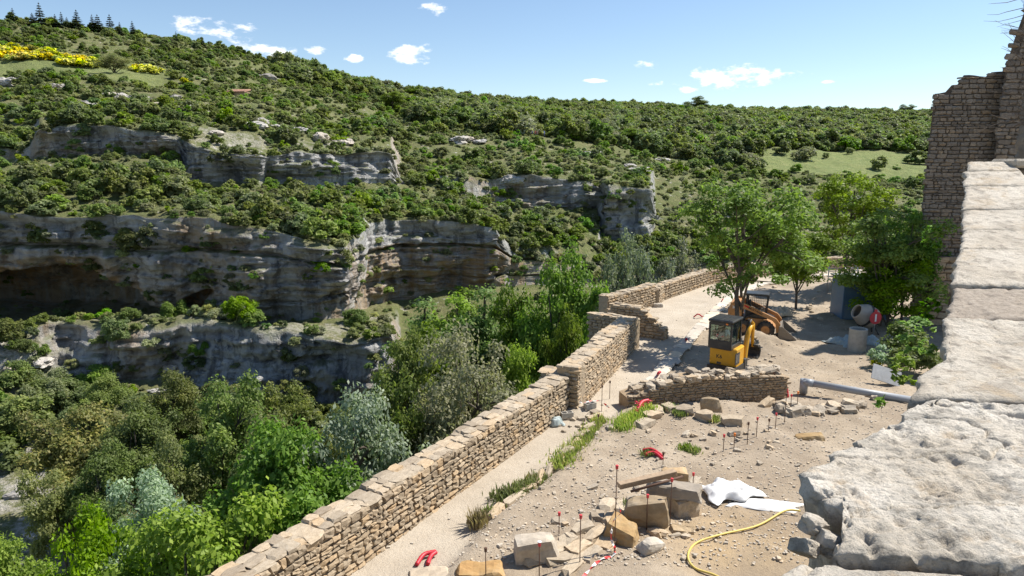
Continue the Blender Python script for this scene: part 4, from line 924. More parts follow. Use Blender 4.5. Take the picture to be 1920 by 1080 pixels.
d_ = b1 - b0; tag(box('wooden_beam', (d_.length, .17, .13), (b0 + b1) / 2 + Vector((0, .1, 0)), M_wood, None, .01, (0, -math.asin(d_.z / d_.length), math.atan2(d_.y, d_.x))), 'pale squared beam resting on top of the block pile', 'beam')
tag(tube('iron_pipe', [b0 + Vector((.25, -.1, -.04)), b1 + Vector((.12, -.12, .0))], .03, M_rust), 'rusty pipe lying alongside the beam on the blocks', 'pipe')

# ------------------------------------------------------------------ survey stakes
def stake(u, v, hpx, label, cap=M_redcap, group=None, lean=0.0, white=False):
    p = G(u, v); H = hpx * project(p)[2] / FPX * 1.04
    e = thing('survey_stake', label, 'stake', p, 0, group)
    tube('rod', [(0, 0, -.15), (lean * H, 0, H)], .011, M_rust, e, 6)
    cyl('cap', .028, .09, cap, e, (lean * H, 0, H), n=10, r2=.034)
    if white: cyl('cap_top', .045, .02, M_white, e, (lean * H, 0, H + .055), n=10)
stake(1152, 1038, 165, 'tallest rusty stake with red cap and striped tape tied on')
stake(1087, 1062, 92, 'rusty stake with red cap at the edge of the stone footing')
stake(1048, 1006, 40, 'short rusty stake with red cap behind the grooved block')
stake(1011, 1085, 70, 'rusty stake with white-topped red cap in front of the grooved block', white=True)
stake(911, 1085, 60, 'bare rusty stake by the flat ochre slab', cap=M_rust)
stake(1212, 995, 65, 'rusty stake with red cap in front of the big brown slab')
stake(1256, 985, 88, 'rusty stake with red cap at the end of the beam')
stake(1299, 914, 26, 'short stake with red cap behind the block pile')
S_LAB = 'thin rusty survey stake with a small cap in the row across the dirt'
for u, v, h, c in [(1356, 848, 30, M_redcap), (1376, 842, 26, M_orangecap), (1401, 832, 40, M_rust), (1418, 820, 34, M_redcap), (1441, 808, 20, M_rust), (1454, 800, 26, M_redcap), (1471, 790, 52, M_rust), (1482, 770, 26, M_redcap), (1494, 768, 34, M_orangecap), (1243, 870, 24, M_rust)]:
    stake(u, v, h, S_LAB, c, 'stakes across the dirt')
for u, v, h in [(1128, 772, 48), (1143, 748, 32), (1121, 812, 34)]: stake(u, v, h, 'thin bare stake in the spoil near the parapet buttress', M_rust, 'stakes near the buttress')
# striped tape
tpm = NT('striped_tape'); uvn = tpm.n('ShaderNodeUVMap'); sp = tpm.n('ShaderNodeSeparateXYZ'); tpm.l(uvn.outputs[0], sp.inputs[0])
tpm.bsdf(tpm.mix(tpm.math('GREATER_THAN', tpm.math('FRACT', sp.outputs[0]), .5), (.75, .73, .70), (.62, .03, .03)), .45); M_tape = tpm.m
def tape(path, label, w=.06):
    P = smooth_path(path, 8); bm = bmesh.new(); uvl = bm.loops.layers.uv.new('UVMap'); prev = None; s = 0
    for i, p in enumerate(P):
        d = (P[min(i+1, len(P)-1)] - P[max(i-1, 0)]).normalized(); side = d.cross(Vector((math.sin(i * .6), .3, 1 + .5 * math.cos(i * .5)))).normalized() * w / 2
        cur = (bm.verts.new(p - side), bm.verts.new(p + side), s)
        if prev:
            f = bm.faces.new((prev[0], cur[0], cur[1], prev[1]))
            for lp, uv in zip(f.loops, (prev[2], cur[2], cur[2], prev[2])): lp[uvl].uv = (uv / .3, 0)
        prev = cur
        if i + 1 < len(P): s += (P[i+1] - p).length
    o = link('barrier_tape', bm_mesh('barrier_tape', bm), M_tape); so = o.modifiers.new('t', 'SOLIDIFY'); so.thickness = .002; return tag(o, label, 'tape')
sp_ = G(1152, 1038)
tape([sp_ + Vector((.02, -.03, 1.15)), sp_ + Vector((.1, -.05, .95)), sp_ + Vector((-.05, -.06, .75)), sp_ + Vector((-.09, -.06, .4)), sp_ + Vector((.0, -.05, .12)), sp_ + Vector((-.05, -.15, .03)), G(1130, 1050, .03), G(1115, 1062, .04), G(1098, 1080, .03), G(1080, 1100, .03)], 'red and white tape hanging from the tallest stake down to the ground')
tape([G(1072, 757, .25), G(1090, 764, .15), G(1110, 764, .22), G(1128, 772, .35), G(1142, 770, .1)], 'red and white tape strung over the spoil by the buttress')

# ------------------------------------------------------------------ red conduits, hose, pipe
def conduit(pts, label, r=.045, group=None):
    P = smooth_path(pts, 8); R = [r * (1.0 + .1 * (i % 2)) for i in range(len(P))]; tag(tube('conduit', P, R, M_red, None, 8), label, 'conduit', group)
q = G(1466, 752); conduit([q + Vector((-.5, .5, .95)), q + Vector((-.2, .35, .9)), q + Vector((.12, .2, .6)), q + Vector((.22, .1, .1))], 'thick red conduit arching over the right end of the broken wall', .07)
conduit([G(1205, 846, .1), G(1222, 845, .12), G(1243, 856, .03)], 'red conduit piece lying on the dirt, upper of two'); conduit([G(1208, 855, .08), G(1226, 853, .08), G(1243, 859, .02)], 'red conduit piece lying on the dirt, lower of two')
conduit([G(781, 1063, .05), G(795, 1048, .1), G(817, 1042, .1)], 'red conduit end lying by the parapet path, longer of two'); conduit([G(802, 1062, .05), G(808, 1050, .09), G(818, 1043, .1)], 'red conduit end lying by the parapet path, shorter of two')
conduit([gp(1301, 594, .05), gp(1309, 589, .25), gp(1317, 594, .05)], 'small red conduit loop sticking up from the path edge', .035)
conduit([gp(1287, 636, 0), gp(1287, 636, .3)], 'short red conduit stub on the path beside the kerb', .06)
conduit([gp(1236, 700, 0), gp(1234, 700, .3), gp(1238, 697, .35)], 'red conduit stub at the near end of the kerb', .05)
conduit([gp(1352, 566, .05), gp(1356, 560, .3)], 'thin red conduit stub further along the kerb', .03)
conduit([G(1190, 785, .1), G(1202, 772, .3), G(1215, 768, .32)], 'dark red conduit among the red flowers beside the broken wall', .06)
hp = [G(1500, 965, .12), G(1470, 968, .06), G(1420, 988, .03), G(1350, 1007, .03), G(1305, 1024, .03), G(1290, 1043, .03), G(1303, 1062, .03), G(1345, 1085, .03), G(1400, 1120, .03)]
tag(tube('garden_hose', smooth_path(hp, 10), .024, M_hose, None, 8), 'yellow hose curling over the sandy ground', 'hose')
pe = thing('drain_pipe', 'long grey plastic drain pipe lying across the dirt with a downturned end', 'pipe', G(1503, 728)); o0 = pe.location.copy()
pa, pb = gp(1506, 716, .45) - o0, gp(1720, 752, .35) - o0
tube('pipe', [pa, pb], .125, M_pvc, pe, 16); tube('socket', [pa + Vector((.02, .0, 0)), pa + (pb - pa).normalized() * .35], .142, M_pvc, pe, 16); tube('elbow', [pa + Vector((.03, 0, .1)), pa + Vector((.03, 0, -.42))], .14, M_pvc, pe, 16)

# sheets and tarp
def crumple(name, c, lx, ly, h, mat, label, seed, rz=0, edge=.3):
    n = 40; u_, v_ = np.meshgrid(np.linspace(-1, 1, n), np.linspace(-1, 1, n), indexing='ij'); p = np.stack([u_ * lx / 2, v_ * ly / 2, u_ * 0], -1)
    p[..., 0] *= 1 + .25 * vnoise(np.stack([v_ * 2, u_ * 0, u_ * 0], -1), seed); p[..., 1] *= 1 + .3 * vnoise(np.stack([u_ * 2, u_ * 0 + 3, u_ * 0], -1), seed)
    z = h * (.45 * np.abs(fbm(p * 2.0, seed, 2, .45)) + .35 * np.abs(fbm(p * 5.5, seed + 4, 3, .5)) + .3 + .25 * fbm(p * 1.0, seed + 1, 2)) * np.clip(1.15 - u_ ** 4 - v_ ** 4, .1, 1)
    p[..., 2] = np.clip(z, 0, 9) + .02; i_ = np.arange(n * n).reshape(n, n); F_ = np.stack([i_[:-1, :-1], i_[1:, :-1], i_[1:, 1:], i_[:-1, 1:]], -1).reshape(-1, 4)
    o = link(name, mesh_np(name, p.reshape(-1, 3), F_, True), mat, None, c, (0, 0, rz)); s = o.modifiers.new('s', 'SOLIDIFY'); s.thickness = .006; return tag(o, label, 'sheet')
crumple('plastic_sheet', G(1368, 918), 1.25, 1.0, .2, M_sheet, 'crumpled white plastic sheet heaped beside the block pile', 5, .3)
crumple('plastic_sheet', G(1435, 948), 1.6, .55, .07, M_sheet, 'flattened dirty white sheet strip trailing towards the rock', 8, -.2)
crumple('tarpaulin', G(1608, 645), 2.3, 1.1, .5, M_tarp, 'grey-green tarpaulin bunched up behind the concrete ring', 11, .1)
crumple('plastic_bag', G(1042, 797), .5, .35, .25, M_tarp, 'pale crumpled bag on the path by the parapet', 14, .2)
def cinder(u, v, rz, label):
    e = thing('hollow_block', label, 'block', G(u, v, .01), rz)
    for dx, dy, sx, sy in ((0, .085, .4, .03), (0, -.085, .4, .03), (.185, 0, .03, .14), (-.185, 0, .03, .14), (0, 0, .03, .14)): box('web', (sx, sy, .2), (dx, dy, .1), M_conc, e, .004)
cinder(1063, 782, .2, 'hollow concrete block standing by the pale bag'); cinder(1106, 768, .5, 'hollow concrete block on the spoil under the tape')

# concrete ring
ring = G(1606, 658); bm = bmesh.new(); R1, R2, h_ = .38, .31, 1.05
for k in range(28):
    a = 2 * math.pi * k / 28
    for r_, z in ((R1, 0), (R1, h_), (R2, h_), (R2, .0)): bm.verts.new((r_ * math.cos(a), r_ * math.sin(a), z))
bm.verts.ensure_lookup_table()
for k in range(28):
    for j in range(4): bm.faces.new((bm.verts[k*4+j], bm.verts[((k+1) % 28)*4+j], bm.verts[((k+1) % 28)*4+(j+1) % 4], bm.verts[k*4+(j+1) % 4]))
bmesh.ops.recalc_face_normals(bm, faces=bm.faces[:])
tag(link('concrete_ring', bm_mesh('concrete_ring', bm), M_conc, None, ring), 'upright hollow concrete pipe section standing on the dirt', 'pipe section')

# cement mixer with round no-entry sign
mp_ = G(1625, 628); e = thing('cement_mixer', 'beige cement mixer drum on a stand in front of the blue shed', 'mixer', mp_, .1)
def lathe(name, prof, mat, parent, loc, rot=None, n=24):
    bm = bmesh.new(); rows_ = []
    for r_, z in prof: rows_.append([bm.verts.new((r_ * math.cos(2*math.pi*k/n), r_ * math.sin(2*math.pi*k/n), z)) for k in range(n)])
    for a, b in zip(rows_, rows_[1:]):
        for k in range(n): bm.faces.new((a[k], a[(k+1) % n], b[(k+1) % n], b[k]))
    bm.faces.new(rows_[0][::-1]); bmesh.ops.recalc_face_normals(bm, faces=bm.faces[:]); return link(name, bm_mesh(name, bm, True), mat, parent, loc, rot)
M_drum = mat_plain('drum_paint', (.42, .36, .29), .6, dirt=(.32, .28, .23), scale=3)
dr = lathe('drum', [(.3, -.55), (.52, -.4), (.56, -.05), (.55, .1), (.36, .5), (.34, .55), (.30, .53), (.32, .4)], M_drum, e, (-.1, .1, .95), (0, math.radians(-65), 0))
lathe('drum_band', [(.575, -.06), (.59, -.03), (.59, .05), (.575, .08)], M_dark, dr, (0, 0, 0))
for s in (-1, 1): tube('leg', [(s * .45, .3 * s, 0), (s * .2, .1, .75)], .03, M_dark, e); tube('leg', [(s * .45, -.3 * s, 0), (s * .2, .1, .75)], .03, M_dark, e)
box('motor_box', (.3, .35, .45), (.5, .15, .75), M_orange, e, .03)
se = thing('no_entry_sign', 'round red no-entry sign turned sideways leaning on the mixer', 'sign', mp_ + Vector((.02, -.62, 0)), .15)
cyl('disc', .31, .02, M_red, se, (0, 0, .98), (math.radians(90), 0, 0), 32, bev=.003); box('bar', (.09, .012, .36), (0, -.013, .98), M_white, se, .002); tube('post', [(0, .03, 0), (0, .03, 1.35)], .02, M_galv, se); box('fastener', (.14, .05, .12), (0, .02, 1.33), M_red, se, .01)

# blue site shed
sh = G(1636, 606); e = thing('site_shed', 'blue sheet-metal site shed half hidden behind the trees', 'shed', sh + Vector((0, .8, 0)), -.06)
box('wall', (2.5, 1.6, 2.2), (0, .8, 1.1), M_blue, e, .02); box('roof', (2.7, 1.8, .08), (0, .8, 2.25), M_galv, e, .01)
for k in range(11): box('rib', (.035, .025, 2.1), (-1.2 + k * .24, -.012, 1.1), M_blue, e, .004)
dd = box('door', (.8, .03, 1.9), (-.75, -.03, 1.0), M_blue, e, .005); box('door_handle', (.03, .05, .14), (.3, -.03, 0), M_dark, dd, .004)
# scaffold frame
sc0 = G(1551, 545); e = thing('scaffold_frame', 'galvanised scaffold tubes standing by the far bend of the path', 'scaffold', sc0)
for x, y in ((0, 0), (.55, 1.2), (1.9, .2), (2.3, 1.3)): tube('upright', [(x, y, 0), (x, y, 2.0)], .03, M_galv, e, 8)
for z in (.9, 1.45): tube('rail', [(0, -.05, z), (2.1, .15, z)], .028, M_galv, e, 8); tube('rail', [(.55, 1.15, z), (2.4, 1.25, z)], .028, M_galv, e, 8)
# leaning notice board
bd = G(1660, 722); e = thing('notice_board', 'grey weathered board leaning in the weeds below the rock', 'board', bd, -.25)
box('panel', (1.05, .04, .62), (0, 0, .33), mat_plain('grey_board', (.38, .38, .37), .7, dirt=(.28, .27, .25)), e, .006, (math.radians(-38), math.radians(16), 0))

# ------------------------------------------------------------------ lettering
def text_mesh(s, size, mat, ext=.003):
    c = bpy.data.curves.new('lettering', 'FONT'); c.body = s; c.size = size; c.extrude = ext; c.align_x = 'CENTER'; c.align_y = 'CENTER'; c.offset = size * .018
    o = bpy.data.objects.new('lettering', c); COL.objects.link(o); dg = bpy.context.evaluated_depsgraph_get(); me = bpy.data.meshes.new_from_object(o.evaluated_get(dg)); bpy.data.objects.remove(o); me.materials.clear(); me.materials.append(mat); return me

# ------------------------------------------------------------------ mini excavator (rear towards us)
ep = gp(1358, 712); EX = thing('mini_excavator', 'yellow mini excavator with black cab parked behind the broken wall', 'excavator', (ep.x, ep.y, ground_z(ep.x, ep.y)), math.radians(-38))
# local: +Y forward, rear at -Y
for s in (-1, 1):
    pr_ = [(-.75, .12), (-.68, .03), (-.5, 0), (.5, 0), (.68, .03), (.75, .12), (.75, .3), (.66, .38), (-.66, .38), (-.75, .3)]
    tk = prism('track', pr_, .25, M_rubber, EX, (s * .40, 0, 0), (0, 0, math.radians(90)), .02)
    for k in range(4): cyl('roller', .09, .27, M_dark, tk, (-.45 + .3 * k, 0, .14), (math.radians(90), 0, 0), 14)
    for k in range(12): box('track_pad', (.05, .27, .02), (-.62 + .112 * k, 0, .39), M_rubber, tk, .003)
box('undercarriage', (.6, .9, .22), (0, 0, .32), M_dark, EX, .03); cyl('slew_ring', .34, .1, M_dark, EX, (0, 0, .46))
box('blade', (1.05, .06, .3), (0, .98, .2), M_yellow, EX, .01)
skirt = prism('lower_skirt', [(-.56, -.52), (-.48, -.68), (-.2, -.76), (.2, -.76), (.48, -.68), (.56, -.52), (.56, .45), (-.56, .45)], .26, M_black, EX, (0, 0, .64), (math.radians(-90), 0, 0), .02); skirt.scale = (1, 1, -1)
for s in (-1, 1): box('tail_lamp', (.05, .02, .08), (s * .33, -.735, .64), M_lamp, EX, .004)
box('licence_plate', (.2, .015, .09), (.02, -.775, .6), M_plate, EX, .003)
body = prism('engine_cover', [(-.53, -.5), (-.46, -.62), (-.2, -.68), (.2, -.68), (.46, -.62), (.53, -.5), (.53, .3), (-.53, .3)], .72, M_yellow, EX, (0, 0, 1.1), (math.radians(-90), 0, 0), .035); body.scale = (1, 1, -1)
link('lettering', text_mesh('K6', .2, M_text), None, EX, (.0, -.69, 1.2), (math.radians(90), 0, 0)); box('latch', (.17, .02, .09), (0, -.685, .95), M_black, EX, .01)
gr = box('side_grille', (.02, .46, .44), (.535, -.22, 1.1), M_black, EX, .006)
for k in range(6): box('slat', (.02, .4, .018), (.012, 0, -.13 + .052 * k), M_dark, gr, .003, (0, .5, 0))
# cab: pillars, panes, roof
cabz, ch_ = 1.45, 1.0; x0, x1, y0, y1 = -.53, .38, -.52, .52
cab = box('cab_base', (x1 - x0, y1 - y0, .18), ((x0 + x1) / 2, 0, cabz + .07), M_black, EX, .02)
cx, cyy = (x0 + x1) / 2, 0
for x in (x0 + .035, x1 - .035):
    for y in (y0 + .035, y1 - .035): box('pillar', (.07, .07, ch_ - .1), (x - cx, y, ch_ / 2 - .02), M_black, cab, .012)
box('roof', (x1 - x0 + .06, y1 - y0 + .1, .11), (0, .02, ch_ + .0), M_black, cab, .035)
for x in (-.3, -.1, .1, .3): box('roof_rib', (.03, y1 - y0 - .1, .02), (x, .02, ch_ + .062), M_black, cab, .004)
box('rear_pane', (x1 - x0 - .13, .01, ch_ - .35), (0, y0 + .03, ch_ / 2 + .06), M_glass, cab, 0); box('front_pane', (x1 - x0 - .13, .01, ch_ - .2), (0, y1 - .03, ch_ / 2), M_glass, cab, 0)
for s in (-1, 1): box('side_pane', (.01, y1 - y0 - .13, ch_ - .3), (s * ((x1 - x0) / 2 - .03), 0, ch_ / 2 + .04), M_glass, cab, 0)
for s in (-1, 1): box('window_bar', (.03, .03, ch_ - .2), (s * ((x1 - x0) / 2 - .03), .1, ch_ / 2), M_black, cab, .004)
box('rear_sill', (x1 - x0 - .1, .05, .2), (0, y0 + .03, .16), M_black, cab, .01); box('rear_header', (x1 - x0 - .1, .05, .12), (0, y0 + .03, ch_ - .1), M_black, cab, .01)
st_ = box('seat', (.42, .4, .12), (.02, -.1, .2), M_dark, cab, .03); box('backrest', (.4, .1, .48), (0, -.2, .28), M_dark, st_, .04); box('headrest', (.2, .08, .16), (0, -.2, .6), M_dark, st_, .03)
for s in (-1, 1): tube('lever', [(s * .25, .25, .1), (s * .22, .22, .42)], .014, M_dark, cab)
box('beacon', (.09, .07, .06), (.25, y0 + .02, ch_ - .08), M_orangecap, cab, .01)
# boom, arm, bucket to the front right
bo = Vector((.46, .72, .75)); bpts = smooth_path([bo, bo + Vector((.02, .12, .75)), bo + Vector((.05, .25, 1.2)), bo + Vector((.06, .62, 1.42))], 6)
box('swing_bracket', (.24, .34, .4), bo + Vector((0, -.05, -.02)), M_dark, EX, .03)
tube('boom', bpts, np.linspace(.12, .08, len(bpts)), M_yellow, EX, 4); apt = bpts[-1]
tube('arm', [apt + Vector((0, -.22, .16)), apt + Vector((0, 0, .02)), apt + Vector((.0, .12, -.95))], [.05, .085, .06], M_yellow, EX, 4)
tube('boom_cylinder', [bo + Vector((0, .2, .1)), bo + Vector((.03, .42, .85))], .045, M_dark, EX); tube('arm_cylinder', [bo + Vector((.05, .2, 1.45)), apt + Vector((0, -.2, .2))], .04, M_dark, EX); tube('hydraulic_hose', smooth_path([bo + Vector((-.1, .1, .3)), bo + Vector((-.12, .4, 1.15)), bo + Vector((-.05, .4, 1.6)), apt + Vector((-.1, .0, .1))], 6), .02, M_black, EX)
ab = apt + Vector((0, .12, -.95)); bk = prism('bucket', [(-.05, .1), (.22, .05), (.36, -.2), (.28, -.42), (.02, -.5), (-.16, -.42), (-.12, -.36), (.02, -.4), (.2, -.34), (.26, -.2), (.15, -.02), (-.04, .02)], .48, M_dark, EX, ab, (0, 0, math.radians(90)), .006)
for k in range(4): box('tooth', (.1, .05, .02), (-.2, -.18 + .12 * k, -.4), M_steel, bk, .003, (0, .5, 0))

# ------------------------------------------------------------------ skid-steer loader
sp0 = gp(1416, 624); SK = thing('skid_loader', 'orange skid-steer loader with dark caged cab and lowered bucket', 'loader', (sp0.x, sp0.y, ground_z(sp0.x, sp0.y)), math.radians(-24))
# local: +X forward
for sx in (-.55, .5):
    for sy in (-1, 1):
        wv = lathe('wheel', [(.2, -.13), (.36, -.13), (.40, -.09), (.40, .09), (.36, .13), (.2, .13)], M_rubber, SK, (sx, sy * .72, .40), (math.radians(90), 0, 0)); lathe('rim', [(.02, -.08), (.1, -.1), (.21, -.12), (.235, -.134), (.235, .134), (.21, .12), (.1, .1), (.02, .08)], M_orange, wv, (0, 0, 0))
        for k in range(18): a = k * math.pi / 9; box('lug', (.05, .05, .24), (.40 * math.cos(a), .40 * math.sin(a), 0), M_rubber, wv, .006, (.35, 0, a))
prism('chassis', [(-1.05, .32), (.85, .28), (.95, .5), (.55, .85), (-1.0, .9)], 1.05, M_orange, SK, (0, 0, 0), None, .02)
rear = prism('rear_tower', [(-1.25, .45), (-.75, .45), (-.62, 1.1), (-.78, 1.62), (-1.15, 1.62), (-1.28, 1.2)], 1.42, M_orange, SK, (0, 0, 0), None, .025)
box('rear_grille', (.04, 1.0, .7), (-1.28, 0, .95), M_black, SK, .01)
link('lettering', text_mesh('20', .17, M_white), None, SK, (-1.0, -.715, 1.38), (math.radians(90), 0, 0))
# dark horse-like mark on the tower side
prism('emblem', [(-.12, -.14), (-.09, -.02), (-.14, .02), (-.1, .09), (.0, .05), (.08, .16), (.13, .12), (.1, .02), (.12, -.14), (.08, -.14), (.05, -.03), (-.03, -.04), (-.08, -.14)], .006, M_text, SK, (-.98, -.716, .85), None, 0)
cabm = box('cab_floor', (1.05, .86, .12), (.02, 0, .92), M_black, SK, .02)
for x, y in ((-.48, -.41), (-.48, .41), (.45, -.41), (.45, .41)): box('cab_post', (.07, .05, 1.05), (x, y, .55), M_black, cabm, .01, (0, .08 if x > 0 else 0, 0))
box('cab_roof', (1.1, .94, .1), (-.02, 0, 1.1), M_black, cabm, .03); box('rear_panel', (.04, .8, .6), (-.5, 0, .4), M_black, cabm, .01)
for s in (-1, 1):
    for k in range(11): tube('cage_bar', [(-.45 + .085 * k, s * .425, .12), (-.45 + .085 * k, s * .425, 1.05)], .007, M_black, cabm, 5)
    for k in range(7): tube('cage_bar', [(-.46, s * .425, .2 + .12 * k), (.44, s * .425, .2 + .12 * k)], .007, M_black, cabm, 5)
box('side_panel', (.9, .03, .22), (-.02, -.41, .14), M_black, cabm, .01); se_ = box('seat', (.4, .45, .12), (-.15, 0, .22), M_dark, cabm, .03); box('backrest', (.1, .42, .5), (-.2, 0, .28), M_dark, se_, .03)
for s in (-1, 1):
    arm = prism('lift_arm', [(-1.05, 1.66), (-.85, 1.74), (.95, .98), (1.16, .72), (1.14, .30), (.98, .28), (.94, .70), (.78, .86), (-.98, 1.5)], .12, M_orange, SK, (0, s * .64, 0), None, .012)
    tube('lift_cylinder', [(-.75, s * .56, .75), (.1, s * .56, 1.15)], .04, M_dark, SK)
    tx = link('lettering', text_mesh('MUSTANG', .15, M_text), None, arm, (.0, s * .063, 1.27), (math.radians(90), math.radians(23), 0)); tx.rotation_euler = (math.radians(90), math.radians(22.5), 0) if s < 0 else (math.radians(90), math.radians(-22.5), math.pi)
    box('arm_stripe', (.22, .004, .07), (-.42, s * .063, 1.46), M_lamp, arm, 0, (0, math.radians(22.5), 0))
bkt = prism('bucket', [(1.1, .62), (1.2, .62), (1.32, .12), (1.9, .05), (1.92, .0), (1.15, .0), (1.08, .2)], 1.55, M_steel, SK, (0, 0, 0), None, .01)
for s in (-1, 1): prism('bucket_side', [(1.12, .6), (1.26, .62), (1.9, .08), (1.88, .01), (1.15, .01)], .03, M_steel, SK, (0, s * .765, 0), None, .004)
box('counterweight_block', (.35, .8, .3), (-1.5, .0, .6), M_conc, SK, .02)
# jute rubble bag behind loader
crumple('rubble_sack', gp(1462, 592), 1.3, .9, .6, mat_plain('cream_sacking', (.55, .45, .32), .9), 'cream sack of rubble slumped beside the loader cab', 21, .3)

# ------------------------------------------------------------------ terrace trees and plants
tb = gp(1388, 648); tree('ash_tree', 'ash', 'slender ash tree with open crown rising behind the mini excavator', (tb.x, tb.y, 0), 7.5, 2.75, rz=.6)
tb = gp(1492, 579); tree('elder_tree', 'terrace', 'multi-stemmed bushy tree beside the skid-steer loader', (tb.x, tb.y, 0), 5.4, 1.85)
tb = gp(1648, 608); tree('plum_tree', 'terrace_b', 'dense leafy tree in front of the blue shed', (tb.x, tb.y, -.3), 6.4, 2.4)
tb = gp(1668, 612); tree('plum_tree', 'terrace_b', 'low spreading leafy tree drooping over the shed roof', (tb.x, tb.y, -.8), 4.6, 1.7)
tb = gp(1572, 545); tree('plum_tree', 'ash', 'light green tree beside the scaffold frame', (tb.x + .4, tb.y, 0), 7.6, 2.4)
tb = gp(1690, 604); tree('plum_tree', 'terrace_b', 'dense leafy tree against the ruined tower', (tb.x, tb.y, 0), 6.0, 1.5)
def weeds(name, pts, n, hgt, spread, label, mat=L_grass, cat='weeds', kind=None):
    r = np.random.default_rng(int(pts[0].x * 100) & 1023); V = []
    P = np.array([p[:] for p in pts]); o0 = P[0].copy()
    k = r.integers(0, len(P), n); b = P[k] + r.normal(0, spread, (n, 3)) * np.array([1, 1, 0]) - o0; a = r.uniform(0, 6.28, n); h = hgt * r.uniform(.35, 1.1, n); ln = r.uniform(.1, .55, n) * h
    D = np.stack([np.cos(a), np.sin(a), 0 * a], 1); S = np.stack([-np.sin(a), np.cos(a), 0 * a], 1) * (.012 + .012 * r.random(n))[:, None]
    m = b + D * ln[:, None] * .35 + np.array([0, 0, 1]) * h[:, None] * .6; t_ = b + D * ln[:, None] + np.array([0, 0, 1]) * h[:, None]
    V = np.stack([b, m - S, t_, m + S], 1).reshape(-1, 3); me = mesh_np(name, V, np.arange(4 * n).reshape(n, 4)); me.materials.append(mat)
    return tag(link(name, me, None, None, o0), label, cat)
def wline(a, b, n): return [G(a[0] + (b[0]-a[0]) * k / n, a[1] + (b[1]-a[1]) * k / n) for k in range(n + 1)]
weeds('weed_strip', wline((1050, 878), (1125, 800), 9), 1900, .28, .17, 'long strip of green weeds along the step near the buttress')
weeds('weed_strip', wline((940, 938), (1015, 905), 6), 1200, .26, .16, 'shorter clump of green weeds along the step lower down the path')
weeds('dry_weed', [G(895, 990)], 260, .45, .1, 'dry brownish weed tuft beside the path', L_dry)
weeds('weed_tuft', [G(920, 968)], 160, .25, .08, 'small green weed tuft between the dry weed and the weed clump')
weeds('weed_strip', wline((1165, 805), (1212, 775), 5), 1400, .32, .16, 'green weeds with red flowers beside the footing')
for i in range(12):
    p = G(random.uniform(1190, 1222), random.uniform(762, 785)); cyl_ = link('poppy_flower', shrub_mesh('poppy_%d' % i, 10, 300 + i, .5, .6, 3, mat=M_redcap), None, None, p + Vector((0, 0, .28)), None, (.07, .07, .07)); tag(cyl_, 'red poppy flower above the weeds by the broken wall', 'flower', 'poppies by the broken wall')
for u, v in ((1255, 772), (1275, 778), (1335, 787)): weeds('weed_tuft', [G(u, v)], 380, .2, .11, 'low green weed patch behind the pale footing')['group'] = 'weeds behind the footing'
for u, v in ((1283, 845), (1180, 955), (1300, 850), (1215, 850)): weeds('weed_tuft', [G(u, v)], 130, .2, .1, 'sparse weed tuft on the stony dirt')['group'] = 'weeds on the dirt'
# shrubs along the foot of the tall right-hand wall
def bushy(name, label, c, r_, mat, seed, leaf=.1, n=1500, z=.8, nc=16, q=(.28, .45)):
    V, F_ = leaf_cloud(n, clumps_round(np.random.default_rng(seed), nc, r_ * .8, r_ * z * .75, r_ * z * .7, q), leaf, seed); me = mesh_np(name, V, F_); me.materials.append(mat); return tag(link(name, me, None, None, c), label, 'bush')
bushy('lavender_bush', 'blue-green feathery bush with yellow flowers at the edge of the dirt', G(1655, 690), .75, L_blue, 201, .07, 2600)
bushy('flower_clump', 'small yellow flowers beside the feathery bush', G(1642, 688), .28, L_broom, 202, .05, 500)
bushy('ivy_bank', 'dark green ivy bank at the foot of the ruined tower', G(1690, 668), 1.3, L_oak, 203, .09, 5000, .7)
bushy('ivy_bank', 'green bank of weeds under the rock parapet', G(1712, 705), 1.1, L_mid, 204, .09, 3500, .8)

# ------------------------------------------------------------------ ruined tower
c0 = gp(1700, 612); X0, Y0 = c0.x + .85, c0.y + 1.2; Htop = at(1750, 168, Y0).z
tp = [Vector((X0, Y0, 0)), Vector((X0 + 4.6, Y0 - .5, 0))]
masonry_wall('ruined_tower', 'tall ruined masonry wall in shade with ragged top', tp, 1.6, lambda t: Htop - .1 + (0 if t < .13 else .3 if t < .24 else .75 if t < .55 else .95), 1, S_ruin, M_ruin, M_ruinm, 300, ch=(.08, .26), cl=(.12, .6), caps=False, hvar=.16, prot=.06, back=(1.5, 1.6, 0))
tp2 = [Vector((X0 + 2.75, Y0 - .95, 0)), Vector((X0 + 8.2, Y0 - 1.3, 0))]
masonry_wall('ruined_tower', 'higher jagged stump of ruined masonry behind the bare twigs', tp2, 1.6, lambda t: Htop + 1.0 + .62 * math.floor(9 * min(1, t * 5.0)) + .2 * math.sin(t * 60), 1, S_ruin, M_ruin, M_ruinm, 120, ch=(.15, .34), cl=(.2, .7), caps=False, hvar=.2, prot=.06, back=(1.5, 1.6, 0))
masonry_wall('ruined_pier', 'pale stone pier at the foot of the ruined tower', [Vector((X0 + .55, Y0 - .75, 0)), Vector((X0 + 1.7, Y0 - .85, 0))], .5, 3.6, 1, S_wall, M_ruin, M_ruinm, 20, ch=(.25, .45), cl=(.4, .9), caps=False)
